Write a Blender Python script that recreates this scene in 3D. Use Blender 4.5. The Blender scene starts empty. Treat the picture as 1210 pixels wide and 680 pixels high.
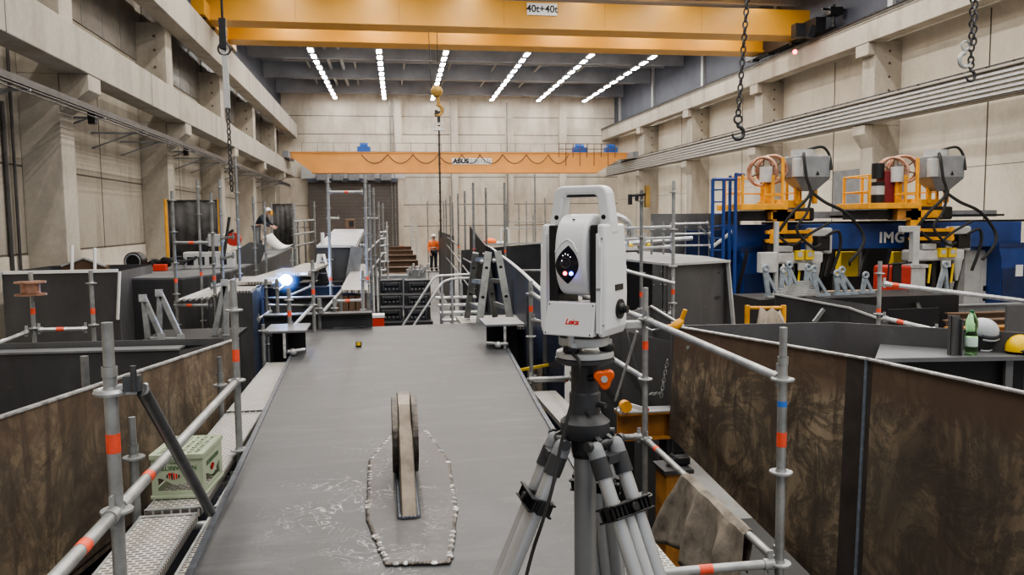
import bpy, math, random
from mathutils import Vector, Matrix
random.seed(7)
V = Vector
col = bpy.context.scene.collection
sc = bpy.context.scene

# ------------------------------------------------------------------ camera model (1210 x 680)
F, H = 950.0, 3.6
YAW, PITCH, ROLL = 0.15726643, 0.08358107, math.radians(.6)
fw = V((math.sin(YAW)*math.cos(PITCH), math.cos(YAW)*math.cos(PITCH), -math.sin(PITCH)))
_r = V((math.cos(YAW), -math.sin(YAW), 0)); _u = _r.cross(fw)
rt = _r*math.cos(ROLL) - _u*math.sin(ROLL); up = _u*math.cos(ROLL) + _r*math.sin(ROLL)
EYE = V((0, 0, H))
def ray(px, py): return fw + rt*((px-605)/F) - up*((py-340)/F)
def PY(px, py, y): d = ray(px, py); return EYE + d*(y/d.y)          # point at distance y down the hall
def PZ(px, py, z): d = ray(px, py); return EYE + d*((z-H)/d.z)      # point at height z
def PX(px, py, x): d = ray(px, py); return EYE + d*(x/d.x)
cam = bpy.data.cameras.new('camera'); camo = bpy.data.objects.new('camera', cam); col.objects.link(camo)
cam.sensor_fit = 'HORIZONTAL'; cam.sensor_width = 36; cam.lens = 36*F/1210; cam.clip_end = 300; cam.clip_start = .05
camo.matrix_world = Matrix((( rt.x, up.x, -fw.x, 0), (rt.y, up.y, -fw.y, 0), (rt.z, up.z, -fw.z, H), (0, 0, 0, 1)))
sc.camera = camo

# ------------------------------------------------------------------ mesh builder
class MB:
    def __init__(s): s.v = []; s.f = []; s.m = []; s.k = 0
    def add(s, vs, fs):
        b = len(s.v); s.v += [V(x) for x in vs]
        for f in fs: s.f.append([i+b for i in f]); s.m.append(s.k)
        return s
    def hexa(s, p):   # 8 points: bottom ring 0-3, top ring 4-7
        return s.add(p, [(0,3,2,1),(4,5,6,7),(0,1,5,4),(1,2,6,5),(2,3,7,6),(3,0,4,7)])
    def bx(s, x0, x1, y0, y1, z0, z1):
        return s.hexa([(x0,y0,z0),(x1,y0,z0),(x1,y1,z0),(x0,y1,z0),(x0,y0,z1),(x1,y0,z1),(x1,y1,z1),(x0,y1,z1)])
    def box(s, c, d, R=None):
        c = V(c); h = V(d)/2; pts = []
        for z in (-1,1):
            for x,y in ((-1,-1),(1,-1),(1,1),(-1,1)):
                p = V((x*h.x,y*h.y,z*h.z)); pts.append(c+(R@p if R else p))
        return s.hexa(pts)
    def beam(s, p, q, w, h, u=(0,0,1)):
        p, q, u = V(p), V(q), V(u); d = (q-p).normalized(); a = d.cross(u)
        if a.length < 1e-4: a = d.cross(V((1,0,0)))
        a.normalize(); b = a.cross(d); a *= w/2; b *= h/2
        return s.hexa([p-a-b,p+a-b,q+a-b,q-a-b,p-a+b,p+a+b,q+a+b,q-a+b])
    def ibeam(s, p, q, w, h, t=.02):
        p, q = V(p), V(q); z = V((0,0,h/2-t/2))
        s.beam(p+z,q+z,w,t); s.beam(p-z,q-z,w,t); return s.beam(p,q,t,h-2*t)
    def tube(s, p, q, r, n=10, r2=None):
        p, q = V(p), V(q); r2 = r if r2 is None else r2
        d = (q-p).normalized(); a = d.orthogonal().normalized(); b = d.cross(a)
        vs = []
        for c, rr in ((p,r),(q,r2)):
            for i in range(n):
                t = 2*math.pi*i/n; vs.append(c+a*(rr*math.cos(t))+b*(rr*math.sin(t)))
        fs = [(i,(i+1)%n,n+(i+1)%n,n+i) for i in range(n)]+[tuple(range(n-1,-1,-1)),tuple(range(n,2*n))]
        return s.add(vs, fs)
    def path(s, pts, r, n=8, closed=False):
        pts = [V(p) for p in pts]; N = len(pts); vs = []; a = None
        for i,p in enumerate(pts):
            if closed: d = pts[(i+1)%N]-pts[i-1]
            else: d = pts[min(i+1,N-1)]-pts[max(i-1,0)]
            d.normalize()
            a = d.orthogonal() if a is None else a-d*a.dot(d)
            if a.length < 1e-5: a = d.orthogonal()
            a.normalize(); b = d.cross(a); rr = r[i] if isinstance(r,(list,tuple)) else r
            for k in range(n):
                t = 2*math.pi*k/n; vs.append(p+a*(rr*math.cos(t))+b*(rr*math.sin(t)))
        fs = []
        for i in range(N if closed else N-1):
            j = (i+1)%N
            for k in range(n): fs.append((i*n+k,i*n+(k+1)%n,j*n+(k+1)%n,j*n+k))
        if not closed: fs += [tuple(range(n-1,-1,-1)),tuple((N-1)*n+k for k in range(n))]
        return s.add(vs, fs)
    def prism(s, poly, d):   # poly: 3-D points of one face, d: extrusion
        poly = [V(p) for p in poly]; d = V(d); n = len(poly)
        return s.add(poly+[p+d for p in poly], [tuple(range(n-1,-1,-1)),tuple(range(n,2*n))]+[(i,(i+1)%n,n+(i+1)%n,n+i) for i in range(n)])
    def lathe(s, prof, c=(0,0,0), n=24, M=None):
        c = V(c); vs = []
        for r,z in prof:
            for i in range(n):
                t = 2*math.pi*i/n; p = V((r*math.cos(t),r*math.sin(t),z)); vs.append(c+(M@p if M else p))
        fs = []
        for j in range(len(prof)-1):
            for i in range(n): fs.append((j*n+i,j*n+(i+1)%n,(j+1)*n+(i+1)%n,(j+1)*n+i))
        fs += [tuple(range(n-1,-1,-1)),tuple((len(prof)-1)*n+i for i in range(n))]
        return s.add(vs, fs)
    def ball(s, c, r, n=16, m=10, M=None):
        rx,ry,rz = r if isinstance(r,(tuple,list)) else (r,r,r); c = V(c); vs = []
        for j in range(m+1):
            a = -math.pi/2+math.pi*j/m; cr = max(math.cos(a),.001)
            for i in range(n):
                t = 2*math.pi*i/n; p = V((rx*cr*math.cos(t),ry*cr*math.sin(t),rz*math.sin(a))); vs.append(c+(M@p if M else p))
        fs = [(j*n+i,j*n+(i+1)%n,(j+1)*n+(i+1)%n,(j+1)*n+i) for j in range(m) for i in range(n)]
        return s.add(vs, fs)
    def ring(s, c, ax, R, r, n=24, m=8, M=None):
        ax = V(ax).normalized(); a = ax.orthogonal().normalized(); b = ax.cross(a)
        return s.path([V(c)+a*(R*math.cos(2*math.pi*i/n))+b*(R*math.sin(2*math.pi*i/n)) for i in range(n)], r, m, True)
    def plate(s, pts, t):    # polygon of coplanar points thickened along its normal
        pts = [V(p) for p in pts]; n = V((0,0,0))
        for i in range(len(pts)):
            n += (pts[i]-pts[0]).cross(pts[(i+1)%len(pts)]-pts[0])
        n.normalize(); return s.prism(pts, n*t)
    def build(s, name, mat, parent=None, smooth=False, bevel=0, origin=None, seg=2):
        base = wl.get(parent.name, V((0,0,0))) if parent else V((0,0,0))
        o0 = V(origin) if origin is not None else base
        me = bpy.data.meshes.new(name)
        me.from_pydata([tuple(p-o0) for p in s.v], [], s.f); me.update()
        mats = mat if isinstance(mat,(list,tuple)) else [mat]
        for m in mats: me.materials.append(m)
        if len(mats) > 1: me.polygons.foreach_set('material_index', s.m)
        import bmesh
        bm = bmesh.new(); bm.from_mesh(me); bmesh.ops.recalc_face_normals(bm, faces=bm.faces); bm.to_mesh(me); bm.free()
        if smooth:
            me.polygons.foreach_set('use_smooth', [True]*len(me.polygons)); me.set_sharp_from_angle(angle=math.radians(40))
        o = bpy.data.objects.new(name, me); col.objects.link(o)
        if parent: o.parent = parent
        o.location = o0-base; wl[o.name] = o0
        if bevel:
            b = o.modifiers.new('bevel','BEVEL'); b.width = bevel; b.segments = seg; b.limit_method = 'ANGLE'; b.angle_limit = math.radians(35)
        return o
wl = {}     # world location of every object built
def tag(o, label, cat, group=None, kind=None):
    o['label'] = label; o['category'] = cat
    if group: o['group'] = group
    o['kind'] = kind or 'thing'
    return o
def thing(name, label, cat, loc, group=None):
    o = bpy.data.objects.new(name, None); col.objects.link(o); o.location = loc; o.empty_display_size = .1
    wl[o.name] = V(loc); return tag(o, label, cat, group)
def solo(mb, name, mat, label, cat, group=None, smooth=False, bevel=0, kind=None):
    xs = [p.x for p in mb.v]; ys = [p.y for p in mb.v]; zs = [p.z for p in mb.v]
    o = mb.build(name, mat, None, smooth, bevel, ((min(xs)+max(xs))/2,(min(ys)+max(ys))/2,min(zs)))
    return tag(o, label, cat, group, kind)
def struct(mb, name, mat, parent=None, **k):
    o = mb.build(name, mat, parent, **k)
    if not parent: o['kind'] = 'structure'
    return o
def dup(o, parent, off):      # a copy of one part moved by off
    c = o.copy(); col.objects.link(c); c.parent = parent; c.location = o.location+V(off); wl[c.name] = wl[o.name]+V(off); return c
def text(name, s, size, parent, mat, loc, M, extrude=.002, shear=0, space=1, bold=0):
    cu = bpy.data.curves.new(name,'FONT'); cu.body = s; cu.size = size; cu.extrude = extrude; cu.align_x = 'CENTER'; cu.align_y = 'CENTER'
    cu.shear = shear; cu.space_character = space; cu.offset = bold; cu.resolution_u = 4; cu.materials.append(mat)
    o = bpy.data.objects.new(name, cu); col.objects.link(o); bpy.context.view_layer.update()
    me = bpy.data.meshes.new_from_object(o.evaluated_get(bpy.context.evaluated_depsgraph_get())); bpy.data.objects.remove(o)
    if not me.materials: me.materials.append(mat)
    o = bpy.data.objects.new(name, me); col.objects.link(o); o.parent = parent
    o.matrix_basis = Matrix.Translation(V(loc)-wl[parent.name]) @ M.to_4x4(); wl[o.name] = V(loc); return o
def frame(x, y):              # matrix with local x, y axes
    x = V(x).normalized(); y = V(y).normalized(); z = x.cross(y); return Matrix((x,y,z)).transposed()
def RZ(a): return Matrix.Rotation(a,3,'Z')
ORD = ['first','second','third','fourth','fifth','sixth','seventh','eighth','ninth','tenth','eleventh','twelfth','thirteenth','fourteenth']

# ------------------------------------------------------------------ materials
def newmat(name):
    m = bpy.data.materials.new(name); m.use_nodes = True; nt = m.node_tree; return m, nt, nt.nodes['Principled BSDF']
def mth(nt, op, a, b=None, c=None):
    n = nt.nodes.new('ShaderNodeMath'); n.operation = op
    for i,x in enumerate((a,b,c)):
        if x is None: continue
        if isinstance(x,(int,float)): n.inputs[i].default_value = x
        else: nt.links.new(x,n.inputs[i])
    return n.outputs[0]
def ramp(nt, fac, stops):
    n = nt.nodes.new('ShaderNodeValToRGB'); e = n.color_ramp.elements
    while len(e) < len(stops): e.new(.5)
    for i,(p,c) in enumerate(stops): e[i].position = p; e[i].color = (c[0],c[1],c[2],1)
    nt.links.new(fac,n.inputs[0]); return n.outputs[0]
def coord(nt, sc_=(1,1,1), loc=(0,0,0)):
    t = nt.nodes.new('ShaderNodeTexCoord'); mp = nt.nodes.new('ShaderNodeMapping'); mp.inputs['Scale'].default_value = sc_; mp.inputs['Location'].default_value = loc
    nt.links.new(t.outputs['Object'],mp.inputs[0]); return mp.outputs[0]
def noise(nt, vec, scale, detail=6, rough=.6, dist=0):
    n = nt.nodes.new('ShaderNodeTexNoise'); n.inputs['Scale'].default_value = scale; n.inputs['Detail'].default_value = detail
    n.inputs['Roughness'].default_value = rough; n.inputs['Distortion'].default_value = dist
    nt.links.new(vec,n.inputs['Vector']); return n.outputs[0]
def mix(nt, fac, a, b, mode='MIX'):
    n = nt.nodes.new('ShaderNodeMix'); n.data_type = 'RGBA'; n.blend_type = mode
    for i,x in ((0,fac),(6,a),(7,b)):
        if isinstance(x,(int,float)): n.inputs[i].default_value = x
        elif isinstance(x,tuple): n.inputs[i].default_value = (*x[:3],1)
        else: nt.links.new(x,n.inputs[i])
    return n.outputs[2]
def bump(nt, bs, h, st, dist=.01):
    n = nt.nodes.new('ShaderNodeBump'); n.inputs['Strength'].default_value = st; n.inputs['Distance'].default_value = dist
    nt.links.new(h,n.inputs['Height']); nt.links.new(n.outputs[0],bs.inputs['Normal'])
def mat(name, c, rough=.5, metal=0, var=.15, scale=6, bmp=0, stretch=(1,1,1), emit=None):
    m, nt, b = newmat(name); v = coord(nt, stretch)
    n = noise(nt, v, scale)
    lo = tuple(x*(1-var*1.6) for x in c); hi = tuple(min(1,x*(1+var)) for x in c)
    nt.links.new(ramp(nt,n,[(.3,lo),(.7,hi)]), b.inputs['Base Color'])
    b.inputs['Roughness'].default_value = rough; b.inputs['Metallic'].default_value = metal
    if bmp: bump(nt,b,noise(nt,v,scale*6),bmp)
    if emit: b.inputs['Emission Color'].default_value = (*emit[0],1); b.inputs['Emission Strength'].default_value = emit[1]
    return m
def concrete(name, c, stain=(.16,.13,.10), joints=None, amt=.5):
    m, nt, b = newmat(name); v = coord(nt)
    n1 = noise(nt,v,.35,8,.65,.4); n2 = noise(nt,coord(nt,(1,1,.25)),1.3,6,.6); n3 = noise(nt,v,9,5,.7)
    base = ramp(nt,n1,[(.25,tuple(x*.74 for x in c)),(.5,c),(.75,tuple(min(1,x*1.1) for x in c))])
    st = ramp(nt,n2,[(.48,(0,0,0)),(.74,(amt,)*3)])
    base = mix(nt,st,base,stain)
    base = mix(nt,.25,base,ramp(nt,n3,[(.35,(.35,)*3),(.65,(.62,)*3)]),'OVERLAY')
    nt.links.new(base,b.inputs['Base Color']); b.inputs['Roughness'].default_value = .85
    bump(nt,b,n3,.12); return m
def steel_rust(name, top, seed, veins=1.0, bandk=.62):
    """Hot-rolled plate: dark mill scale, tan bloom and dark handling streaks."""
    m, nt, b = newmat(name); v = coord(nt,(1,1,1),(seed,seed*.7,seed*1.3)); vs = coord(nt,(1.6,1.6,.55),(seed,0,seed))
    n1 = noise(nt,vs,1.1,7,.62,.8); n2 = noise(nt,v,2.0,9,.75,1.2); n3 = noise(nt,v,14,5,.6)
    base = ramp(nt,n1,[(.26,(.065,.058,.054)),(.40,(.15,.114,.086)),(.52,(.29,.225,.155)),(.66,(.43,.35,.25)),(.8,(.21,.155,.112))])
    line = ramp(nt,n2,[(.43,(0,0,0)),(.475,(.75,)*3),(.51,(.7,)*3),(.555,(0,0,0))])
    base = mix(nt,mth(nt,'MULTIPLY',line,veins),base,(.072,.062,.055))
    n4 = noise(nt,coord(nt,(3,3,.6),(seed*2,1,0)),2.0,6,.6,1.2)
    base = mix(nt,ramp(nt,n4,[(.54,(0,0,0)),(.62,(.8,)*3)]),base,(.11,.085,.07))
    n7 = noise(nt,coord(nt,(1.2,1.2,.8),(seed,2,seed)),2.6,10,.74,.6); base = mix(nt,ramp(nt,n7,[(.50,(0,0,0)),(.535,(.48,)*3),(.62,(.48,)*3),(.66,(.15,)*3)]),base,(.070,.058,.050))
    n8 = noise(nt,coord(nt,(1,1,.7),(1,seed,3)),1.0,4,.5); base = mix(nt,ramp(nt,n8,[(.45,(0,0,0)),(.68,(.5,)*3)]),base,(.135,.125,.105))
    # darker, smoother band along the top of the plate
    t = nt.nodes.new('ShaderNodeSeparateXYZ'); nt.links.new(v,t.inputs[0])
    z = mth(nt,'SUBTRACT',t.outputs[2],seed*1.3); zz = mth(nt,'ADD',z,mth(nt,'MULTIPLY',n1,.18))
    band = mth(nt,'SMOOTHSTEP',0,1,zz) if False else mth(nt,'MULTIPLY',mth(nt,'SUBTRACT',zz,top-.36+.09),5)
    cl = nt.nodes.new('ShaderNodeClamp'); nt.links.new(band,cl.inputs[0])
    base = mix(nt,mth(nt,'MULTIPLY',cl.outputs[0],bandk),base,(.135,.092,.068))
    nt.links.new(base,b.inputs['Base Color']); b.inputs['Roughness'].default_value = .55; b.inputs['Metallic'].default_value = .25
    b.inputs['Specular IOR Level'].default_value = .35
    bump(nt,b,n3,.08); return m
def steel_dark(name, c=(.055,.055,.06), rough=.5, metal=.3):
    m, nt, b = newmat(name); v = coord(nt)
    n1 = noise(nt,coord(nt,(1,1,.5)),.9,7,.6,.6); n2 = noise(nt,v,5,8,.7,1.5)
    base = ramp(nt,n1,[(.3,tuple(x*.62 for x in c)),(.55,c),(.75,tuple(x*1.5 for x in c))])
    base = mix(nt,ramp(nt,n2,[(.6,(0,0,0)),(.72,(.25,)*3)]),base,tuple(x*2.2 for x in c))
    nt.links.new(base,b.inputs['Base Color']); b.inputs['Roughness'].default_value = rough; b.inputs['Metallic'].default_value = metal
    bump(nt,b,n2,.05); return m
def deck_mat(name='deck_steel', k_=(1,1,1), cx=.16, cy=-1.55):
    m, nt, b = newmat(name); v = coord(nt)
    n1 = noise(nt,v,.9,8,.62,.7); n2 = noise(nt,coord(nt,(.5,2.2,1)),2.4,7,.6,.8); n3 = noise(nt,v,30,4,.6)
    base = ramp(nt,n1,[(.30,(.034,.036,.039)),(.5,(.066,.068,.073)),(.70,(.112,.113,.119))])
    base = mix(nt,ramp(nt,n2,[(.5,(0,0,0)),(.75,(.45,)*3)]),base,(.145,.145,.152))
    # bright grinder scuffs around the lifting lug and a few on the plate
    n4 = noise(nt,v,5.5,2.5,.45,2.6); sc1 = ramp(nt,n4,[(.485,(0,0,0)),(.497,(1,1,1)),(.509,(1,1,1)),(.522,(0,0,0))])
    n6 = noise(nt,v,2.3,4,.5,.3); patch = ramp(nt,n6,[(.43,(0,0,0)),(.56,(1,1,1))])
    t = nt.nodes.new('ShaderNodeSeparateXYZ'); nt.links.new(v,t.inputs[0])
    dx = mth(nt,'MULTIPLY',mth(nt,'ADD',t.outputs[0],cx),1.7); dy = mth(nt,'MULTIPLY',mth(nt,'SUBTRACT',t.outputs[1],cy),.62)
    r2 = mth(nt,'ADD',mth(nt,'MULTIPLY',dx,dx),mth(nt,'MULTIPLY',dy,dy))
    fall = nt.nodes.new('ShaderNodeClamp'); nt.links.new(mth(nt,'SUBTRACT',1.0,r2),fall.inputs[0])
    k = mth(nt,'MULTIPLY',mth(nt,'MULTIPLY',sc1,patch),mth(nt,'MULTIPLY',fall.outputs[0],.55))
    n5 = noise(nt,v,1.7,1.5,.4,5); sc2 = ramp(nt,n5,[(.497,(0,0,0)),(.5,(.6,)*3),(.503,(0,0,0))])
    k = mth(nt,'ADD',k,mth(nt,'MULTIPLY',sc2,.16))
    base = mix(nt,1.0,base,k_,'MULTIPLY'); base = mix(nt,k,base,(.66,.66,.66))
    nt.links.new(base,b.inputs['Base Color']); b.inputs['Roughness'].default_value = .42; b.inputs['Metallic'].default_value = .35
    nt.links.new(ramp(nt,n1,[(.3,(.36,)*3),(.7,(.55,)*3)]),b.inputs['Roughness'])
    bump(nt,b,n3,.04); return m
def plank_mat():
    m, nt, b = newmat('perforated_plank'); t = nt.nodes.new('ShaderNodeTexCoord')
    br = nt.nodes.new('ShaderNodeTexBrick'); br.offset = .5; br.inputs['Scale'].default_value = 1
    br.inputs['Brick Width'].default_value = .05; br.inputs['Row Height'].default_value = .03; br.inputs['Mortar Size'].default_value = .0075; br.inputs['Mortar Smooth'].default_value = .4
    mp = nt.nodes.new('ShaderNodeMapping'); nt.links.new(t.outputs['Object'],mp.inputs[0]); nt.links.new(mp.outputs[0],br.inputs[0])
    br.inputs['Color1'].default_value = (.10,.095,.09,1); br.inputs['Color2'].default_value = (.15,.14,.13,1); br.inputs['Mortar'].default_value = (.58,.56,.53,1)
    n = noise(nt,t.outputs['Object'],4)
    nt.links.new(mix(nt,ramp(nt,n,[(.4,(0,0,0)),(.8,(.5,)*3)]),br.outputs[0],(.30,.26,.2)),b.inputs['Base Color'])
    b.inputs['Roughness'].default_value = .5; b.inputs['Metallic'].default_value = .3; bump(nt,b,br.outputs[1],.5); return m
def galv(name, c=(.42,.43,.43), rough=.42, metal=.55):
    m, nt, b = newmat(name); v = coord(nt); n1 = noise(nt,v,7,6,.6); n2 = noise(nt,v,38,4,.7)
    base = ramp(nt,n1,[(.3,tuple(x*.62 for x in c)),(.6,c),(.8,tuple(min(1,x*1.2) for x in c))])
    base = mix(nt,ramp(nt,n2,[(.6,(0,0,0)),(.75,(.35,)*3)]),base,(.2,.18,.15))
    nt.links.new(base,b.inputs['Base Color']); b.inputs['Roughness'].default_value = rough; b.inputs['Metallic'].default_value = metal; return m
def glass(name, c, rough=.05, ior=1.45):
    m, nt, b = newmat(name); b.inputs['Base Color'].default_value = (*c,1); b.inputs['Transmission Weight'].default_value = 1
    b.inputs['Roughness'].default_value = rough; b.inputs['IOR'].default_value = ior; return m
def flat(name, c, rough=.5, metal=0): return mat(name,c,rough,metal,.04,3)
def glow(name, c, s):
    m, nt, b = newmat(name); b.inputs['Base Color'].default_value = (*c,1); b.inputs['Emission Color'].default_value = (*c,1); b.inputs['Emission Strength'].default_value = s; return m

M = dict(
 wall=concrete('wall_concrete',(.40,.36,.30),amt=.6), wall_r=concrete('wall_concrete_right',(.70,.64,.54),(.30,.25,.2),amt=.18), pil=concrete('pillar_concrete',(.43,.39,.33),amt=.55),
 beam=concrete('beam_concrete',(.40,.37,.32),amt=.45), wallfar=concrete('far_wall_concrete',(.67,.61,.52),(.2,.14,.09),amt=.4),
 floor=concrete('floor_concrete',(.25,.245,.235),(.08,.07,.065)), win=mat('shaded_window_strip',(.20,.185,.165),.4,0,.2,2), joint=flat('panel_joint',(.10,.085,.07),.8),
 ceil=mat('ceiling_grey',(.24,.26,.31),.7,0,.15,.5), ceilb=mat('roof_beam',(.33,.345,.38),.7,0,.15,.6), purl=flat('purlin',(.46,.45,.43),.6), clad=mat('cladding',(.085,.095,.125),.6,0,.2,.4),
 yellow=mat('crane_yellow',(.60,.30,.04),.42,0,.10,.4), orange=mat('crane_orange',(.78,.36,.10),.5,0,.08,.5), yel=mat('platform_yellow',(.78,.36,.03),.45,0,.2,3),
 lamp=glow('lamp_white',(1,.97,.93),60), lampbox=flat('lamp_housing',(.4,.41,.43)),
 deck=deck_mat(), edge=mat('ground_edge',(.62,.62,.62),.35,.6,.35,14), pad=deck_mat('ground_pad',(1.12,1.06,1.0)), weld=mat('weld_bead',(.50,.50,.50),.3,.8,.5,40,.4),
 dkedge=mat('scaled_edge',(.10,.11,.13),.45,.4,.3,9),
 lug=mat('lug_steel',(.15,.125,.10),.34,.6,.5,3.5,.1), cheek=mat('burnt_edge',(.14,.125,.11),.45,.6,.5,18,.4),
 rustL=steel_rust('rusted_plate_left',2.4,3.1,.6,.45), rustR=steel_rust('rusted_plate_right',2.6,11.7,.9,.85), seam=mat('weld_seam',(.17,.20,.245),.45,.3,.2,20,.1), seamband=mat('seam_band',(.075,.065,.06),.5,.3,.2,4),
 dark=steel_dark('dark_plate',(.07,.07,.074)), dark2=steel_dark('grey_plate',(.125,.125,.13)), dark3=steel_dark('light_plate',(.20,.205,.215),.45,.3), black=steel_dark('black_plate',(.022,.022,.024)), bluep=steel_dark('blue_scale_plate',(.05,.065,.115),.4,.45),
 brown=steel_dark('brown_beam',(.16,.10,.065)), orangeb=mat('orange_beam',(.42,.19,.045),.55,.1,.35,4),
 galv=galv('galvanised_tube'), galvd=galv('galvanised_weathered',(.30,.31,.31)), galvl=galv('galvanised_bright',(.60,.61,.62),.35), brace=galv('dark_brace',(.13,.135,.14),.38,.7),
 plank=plank_mat(), tape=mat('red_tape',(.88,.115,.055),.5,0,.12,20), bluetape=flat('blue_tape',(.05,.2,.65)), timber=mat('raw_timber',(.42,.31,.18),.8,0,.3,6),
 white=mat('white_shell',(.78,.79,.80),.32,0,.02,2), blk=mat('black_plastic',(.012,.012,.014),.4,0,.2,8), dgrey=mat('dark_grey_plastic',(.045,.047,.052),.45,0,.15,8), rubber=flat('rubber',(.018,.018,.018),.7),
 lgrey=mat('light_grey_metal',(.50,.51,.51),.4,.3,.08,5), alu=mat('satin_aluminium',(.50,.51,.52),.38,.55,.06,3), aludk=mat('satin_grey_column',(.34,.345,.35),.42,.4,.08,3), lens=mat('lens_glass',(.008,.008,.02),.08,0,.2,4), redl=glow('red_diode',(1,.05,.08),14), bluel=glow('blue_diode',(.06,.12,1),18), wdot=glow('white_glint',(1,1,1),2.5),
 redink=flat('red_ink',(.70,.02,.02)), blackink=flat('black_ink',(.01,.01,.012)), greyink=flat('grey_ink',(.22,.23,.25)), whitepaint=flat('white_paint',(.74,.74,.73)), knob=mat('orange_knob',(.80,.13,.015),.4,0,.08,6),
 crate=mat('crate_green',(.40,.46,.33),.5,0,.08,4), crink=flat('crate_green_ink',(.10,.17,.09)),
 cloth=mat('worn_cloth',(.235,.205,.17),.9,0,.35,7,.3), tan=mat('tan_cloth',(.42,.36,.30),.9,0,.2,5,.3), screen=mat('weld_curtain',(.055,.053,.052),.6,0,.6,2),
 green=glass('green_bottle',(.55,.96,.48),.04,1.25), clear=glass('clear_visor',(.92,.93,.95),.06,1.2), mint=flat('pale_label',(.62,.80,.72)), capg=flat('green_cap',(.03,.16,.07)), helm=flat('grey_helmet',(.50,.53,.57),.3), yhelm=flat('yellow_helmet',(.85,.55,.01),.3),
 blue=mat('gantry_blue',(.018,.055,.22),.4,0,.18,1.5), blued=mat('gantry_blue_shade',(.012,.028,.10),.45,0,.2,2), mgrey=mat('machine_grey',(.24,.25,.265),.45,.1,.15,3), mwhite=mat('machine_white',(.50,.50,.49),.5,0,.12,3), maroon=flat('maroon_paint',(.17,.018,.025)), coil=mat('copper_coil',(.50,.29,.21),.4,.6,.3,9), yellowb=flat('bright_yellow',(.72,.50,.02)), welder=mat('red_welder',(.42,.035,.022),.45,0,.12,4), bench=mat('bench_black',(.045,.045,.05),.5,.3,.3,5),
 door=mat('roller_door',(.15,.135,.125),.6,0,.12,.6), chain=mat('chain_steel',(.09,.09,.095),.4,.8,.3,9), rope=flat('steel_rope',(.04,.035,.03),.6), brass=mat('hook_ochre',(.42,.26,.07),.5,.3,.25,5),
 skin=mat('skin',(.55,.33,.24),.6,0,.06,6), navy=flat('navy_workwear',(.03,.035,.05),.9), vest=flat('orange_vest',(.95,.22,.06),.7), hair=flat('dark_hair',(.03,.02,.015),.8), strip=flat('reflective_tape',(.75,.76,.72),.4), bgblue=mat('blue_motor',(.03,.12,.42),.5,0,.1,2), redbox=flat('red_tub',(.55,.045,.02)), hot=glow('hot_sheet',(1,.98,.95),1.2),
)

M['arc'] = glow('arc_white',(.80,.90,1),40)
M['galvp'] = mat('pale_top_plate',(.42,.43,.46),.35,.3,.15,1.2); M['galvt'] = galv('trestle_paint',(.25,.26,.25),.5,.25)
M['railk'] = mat('dark_rail',(.085,.08,.078),.5,.3,.2,3); M['galvb'] = galv('bluish_zinc',(.33,.38,.43),.45,.3); M['orangeb2'] = mat('bright_orange_beam',(.85,.33,.02),.5,0,.25,5)
def arc_halo():  # soft glow around the arc, put in as an emitting volume
    m, nt, b = newmat('blue_arc_halo'); nt.nodes.remove(b); t = nt.nodes.new('ShaderNodeTexCoord'); l = nt.nodes.new('ShaderNodeVectorMath'); l.operation = 'LENGTH'
    nt.links.new(t.outputs['Object'],l.inputs[0]); r = mth(nt,'DIVIDE',l.outputs['Value'],.34); c = nt.nodes.new('ShaderNodeClamp'); nt.links.new(mth(nt,'SUBTRACT',1.0,r),c.inputs[0])
    e = nt.nodes.new('ShaderNodeEmission'); e.inputs[0].default_value = (.10,.30,1,1); nt.links.new(mth(nt,'MULTIPLY',mth(nt,'POWER',c.outputs[0],3.2),26.0),e.inputs[1])
    nt.links.new(e.outputs[0],nt.nodes['Material Output'].inputs['Volume']); return m
M['arc_halo'] = arc_halo()

# ================================================================== THE HALL
Y0, YF = -8.0, 65.0
XL, XR = -7.9, 19.3
struct(MB().bx(XL-.3,XR+.3,Y0,YF+.3,-.3,0),'floor',M['floor'])
struct(MB().bx(XL-.3,XR+.3,Y0,YF+.3,14.2,14.4),'ceiling',M['ceil'])
# --- left wall
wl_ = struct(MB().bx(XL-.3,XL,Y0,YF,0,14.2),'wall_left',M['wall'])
m = MB()
for z in (4.9,2.95): m.bx(XL,XL+.012,Y0,YF,z,z+.035)
for y in (6.5,15.5,24.6,33.6,42.6,51.6): m.bx(XL,XL+.01,y,y+.03,0,8.7)
struct(m,'panel_joint',M['joint'],wl_)
struct(MB().bx(XL,XL+.03,Y0,YF,.1,2.93),'wall_dado',M['wallfar'],wl_)
for i,y in enumerate((2,11,20,29,38,47,56)):
    struct(MB().bx(XL,-7.05,y-.5,y+.3,0,6.95),'wall_pillar',M['pil'],wl_,bevel=.02)
    struct(MB().prism([(-7.04,y-.5,6.12),(-6.42,y-.5,6.6),(-6.42,y-.5,6.95),(-7.04,y-.5,6.95)],(0,.8,0)),'corbel',M['pil'],wl_,bevel=.015)
    p = struct(MB().bx(XL,-6.95,y-.5,y+.3,6.95,10.2),'upper_pillar',M['pil'],wl_,bevel=.02)
    m = MB()
    for z in (8.15,8.75,9.3,9.75): m.tube((-7.3,y-.52,z),(-7.3,y-.49,z),.045,8)
    struct(m,'bolt_hole',M['joint'],p)
for i,(a,b_) in enumerate(((2.3,10.5),(11.3,19.5),(20.3,28.5),(29.3,37.5),(38.3,46.5),(47.3,55.5),(56.3,64.9))):
    o = struct(MB().bx(XL,XL+.04,a,b_,8.95,11.4),'window_%d'%(i+1),M['win'])  # dark windows; the beam's shadow is put into their colour too
    m = MB()
    for k in range(1,5): m.bx(XL+.03,XL+.05,a+(b_-a)*k/5,a+(b_-a)*k/5+.03,8.95,11.4)
    struct(m,'window_frame',M['mgrey'],o)
gl = struct(MB().bx(-7.0,-6.4,Y0,YF-2,6.95,7.86),'trim_1',M['beam'],bevel=.02)
m = MB()
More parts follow.
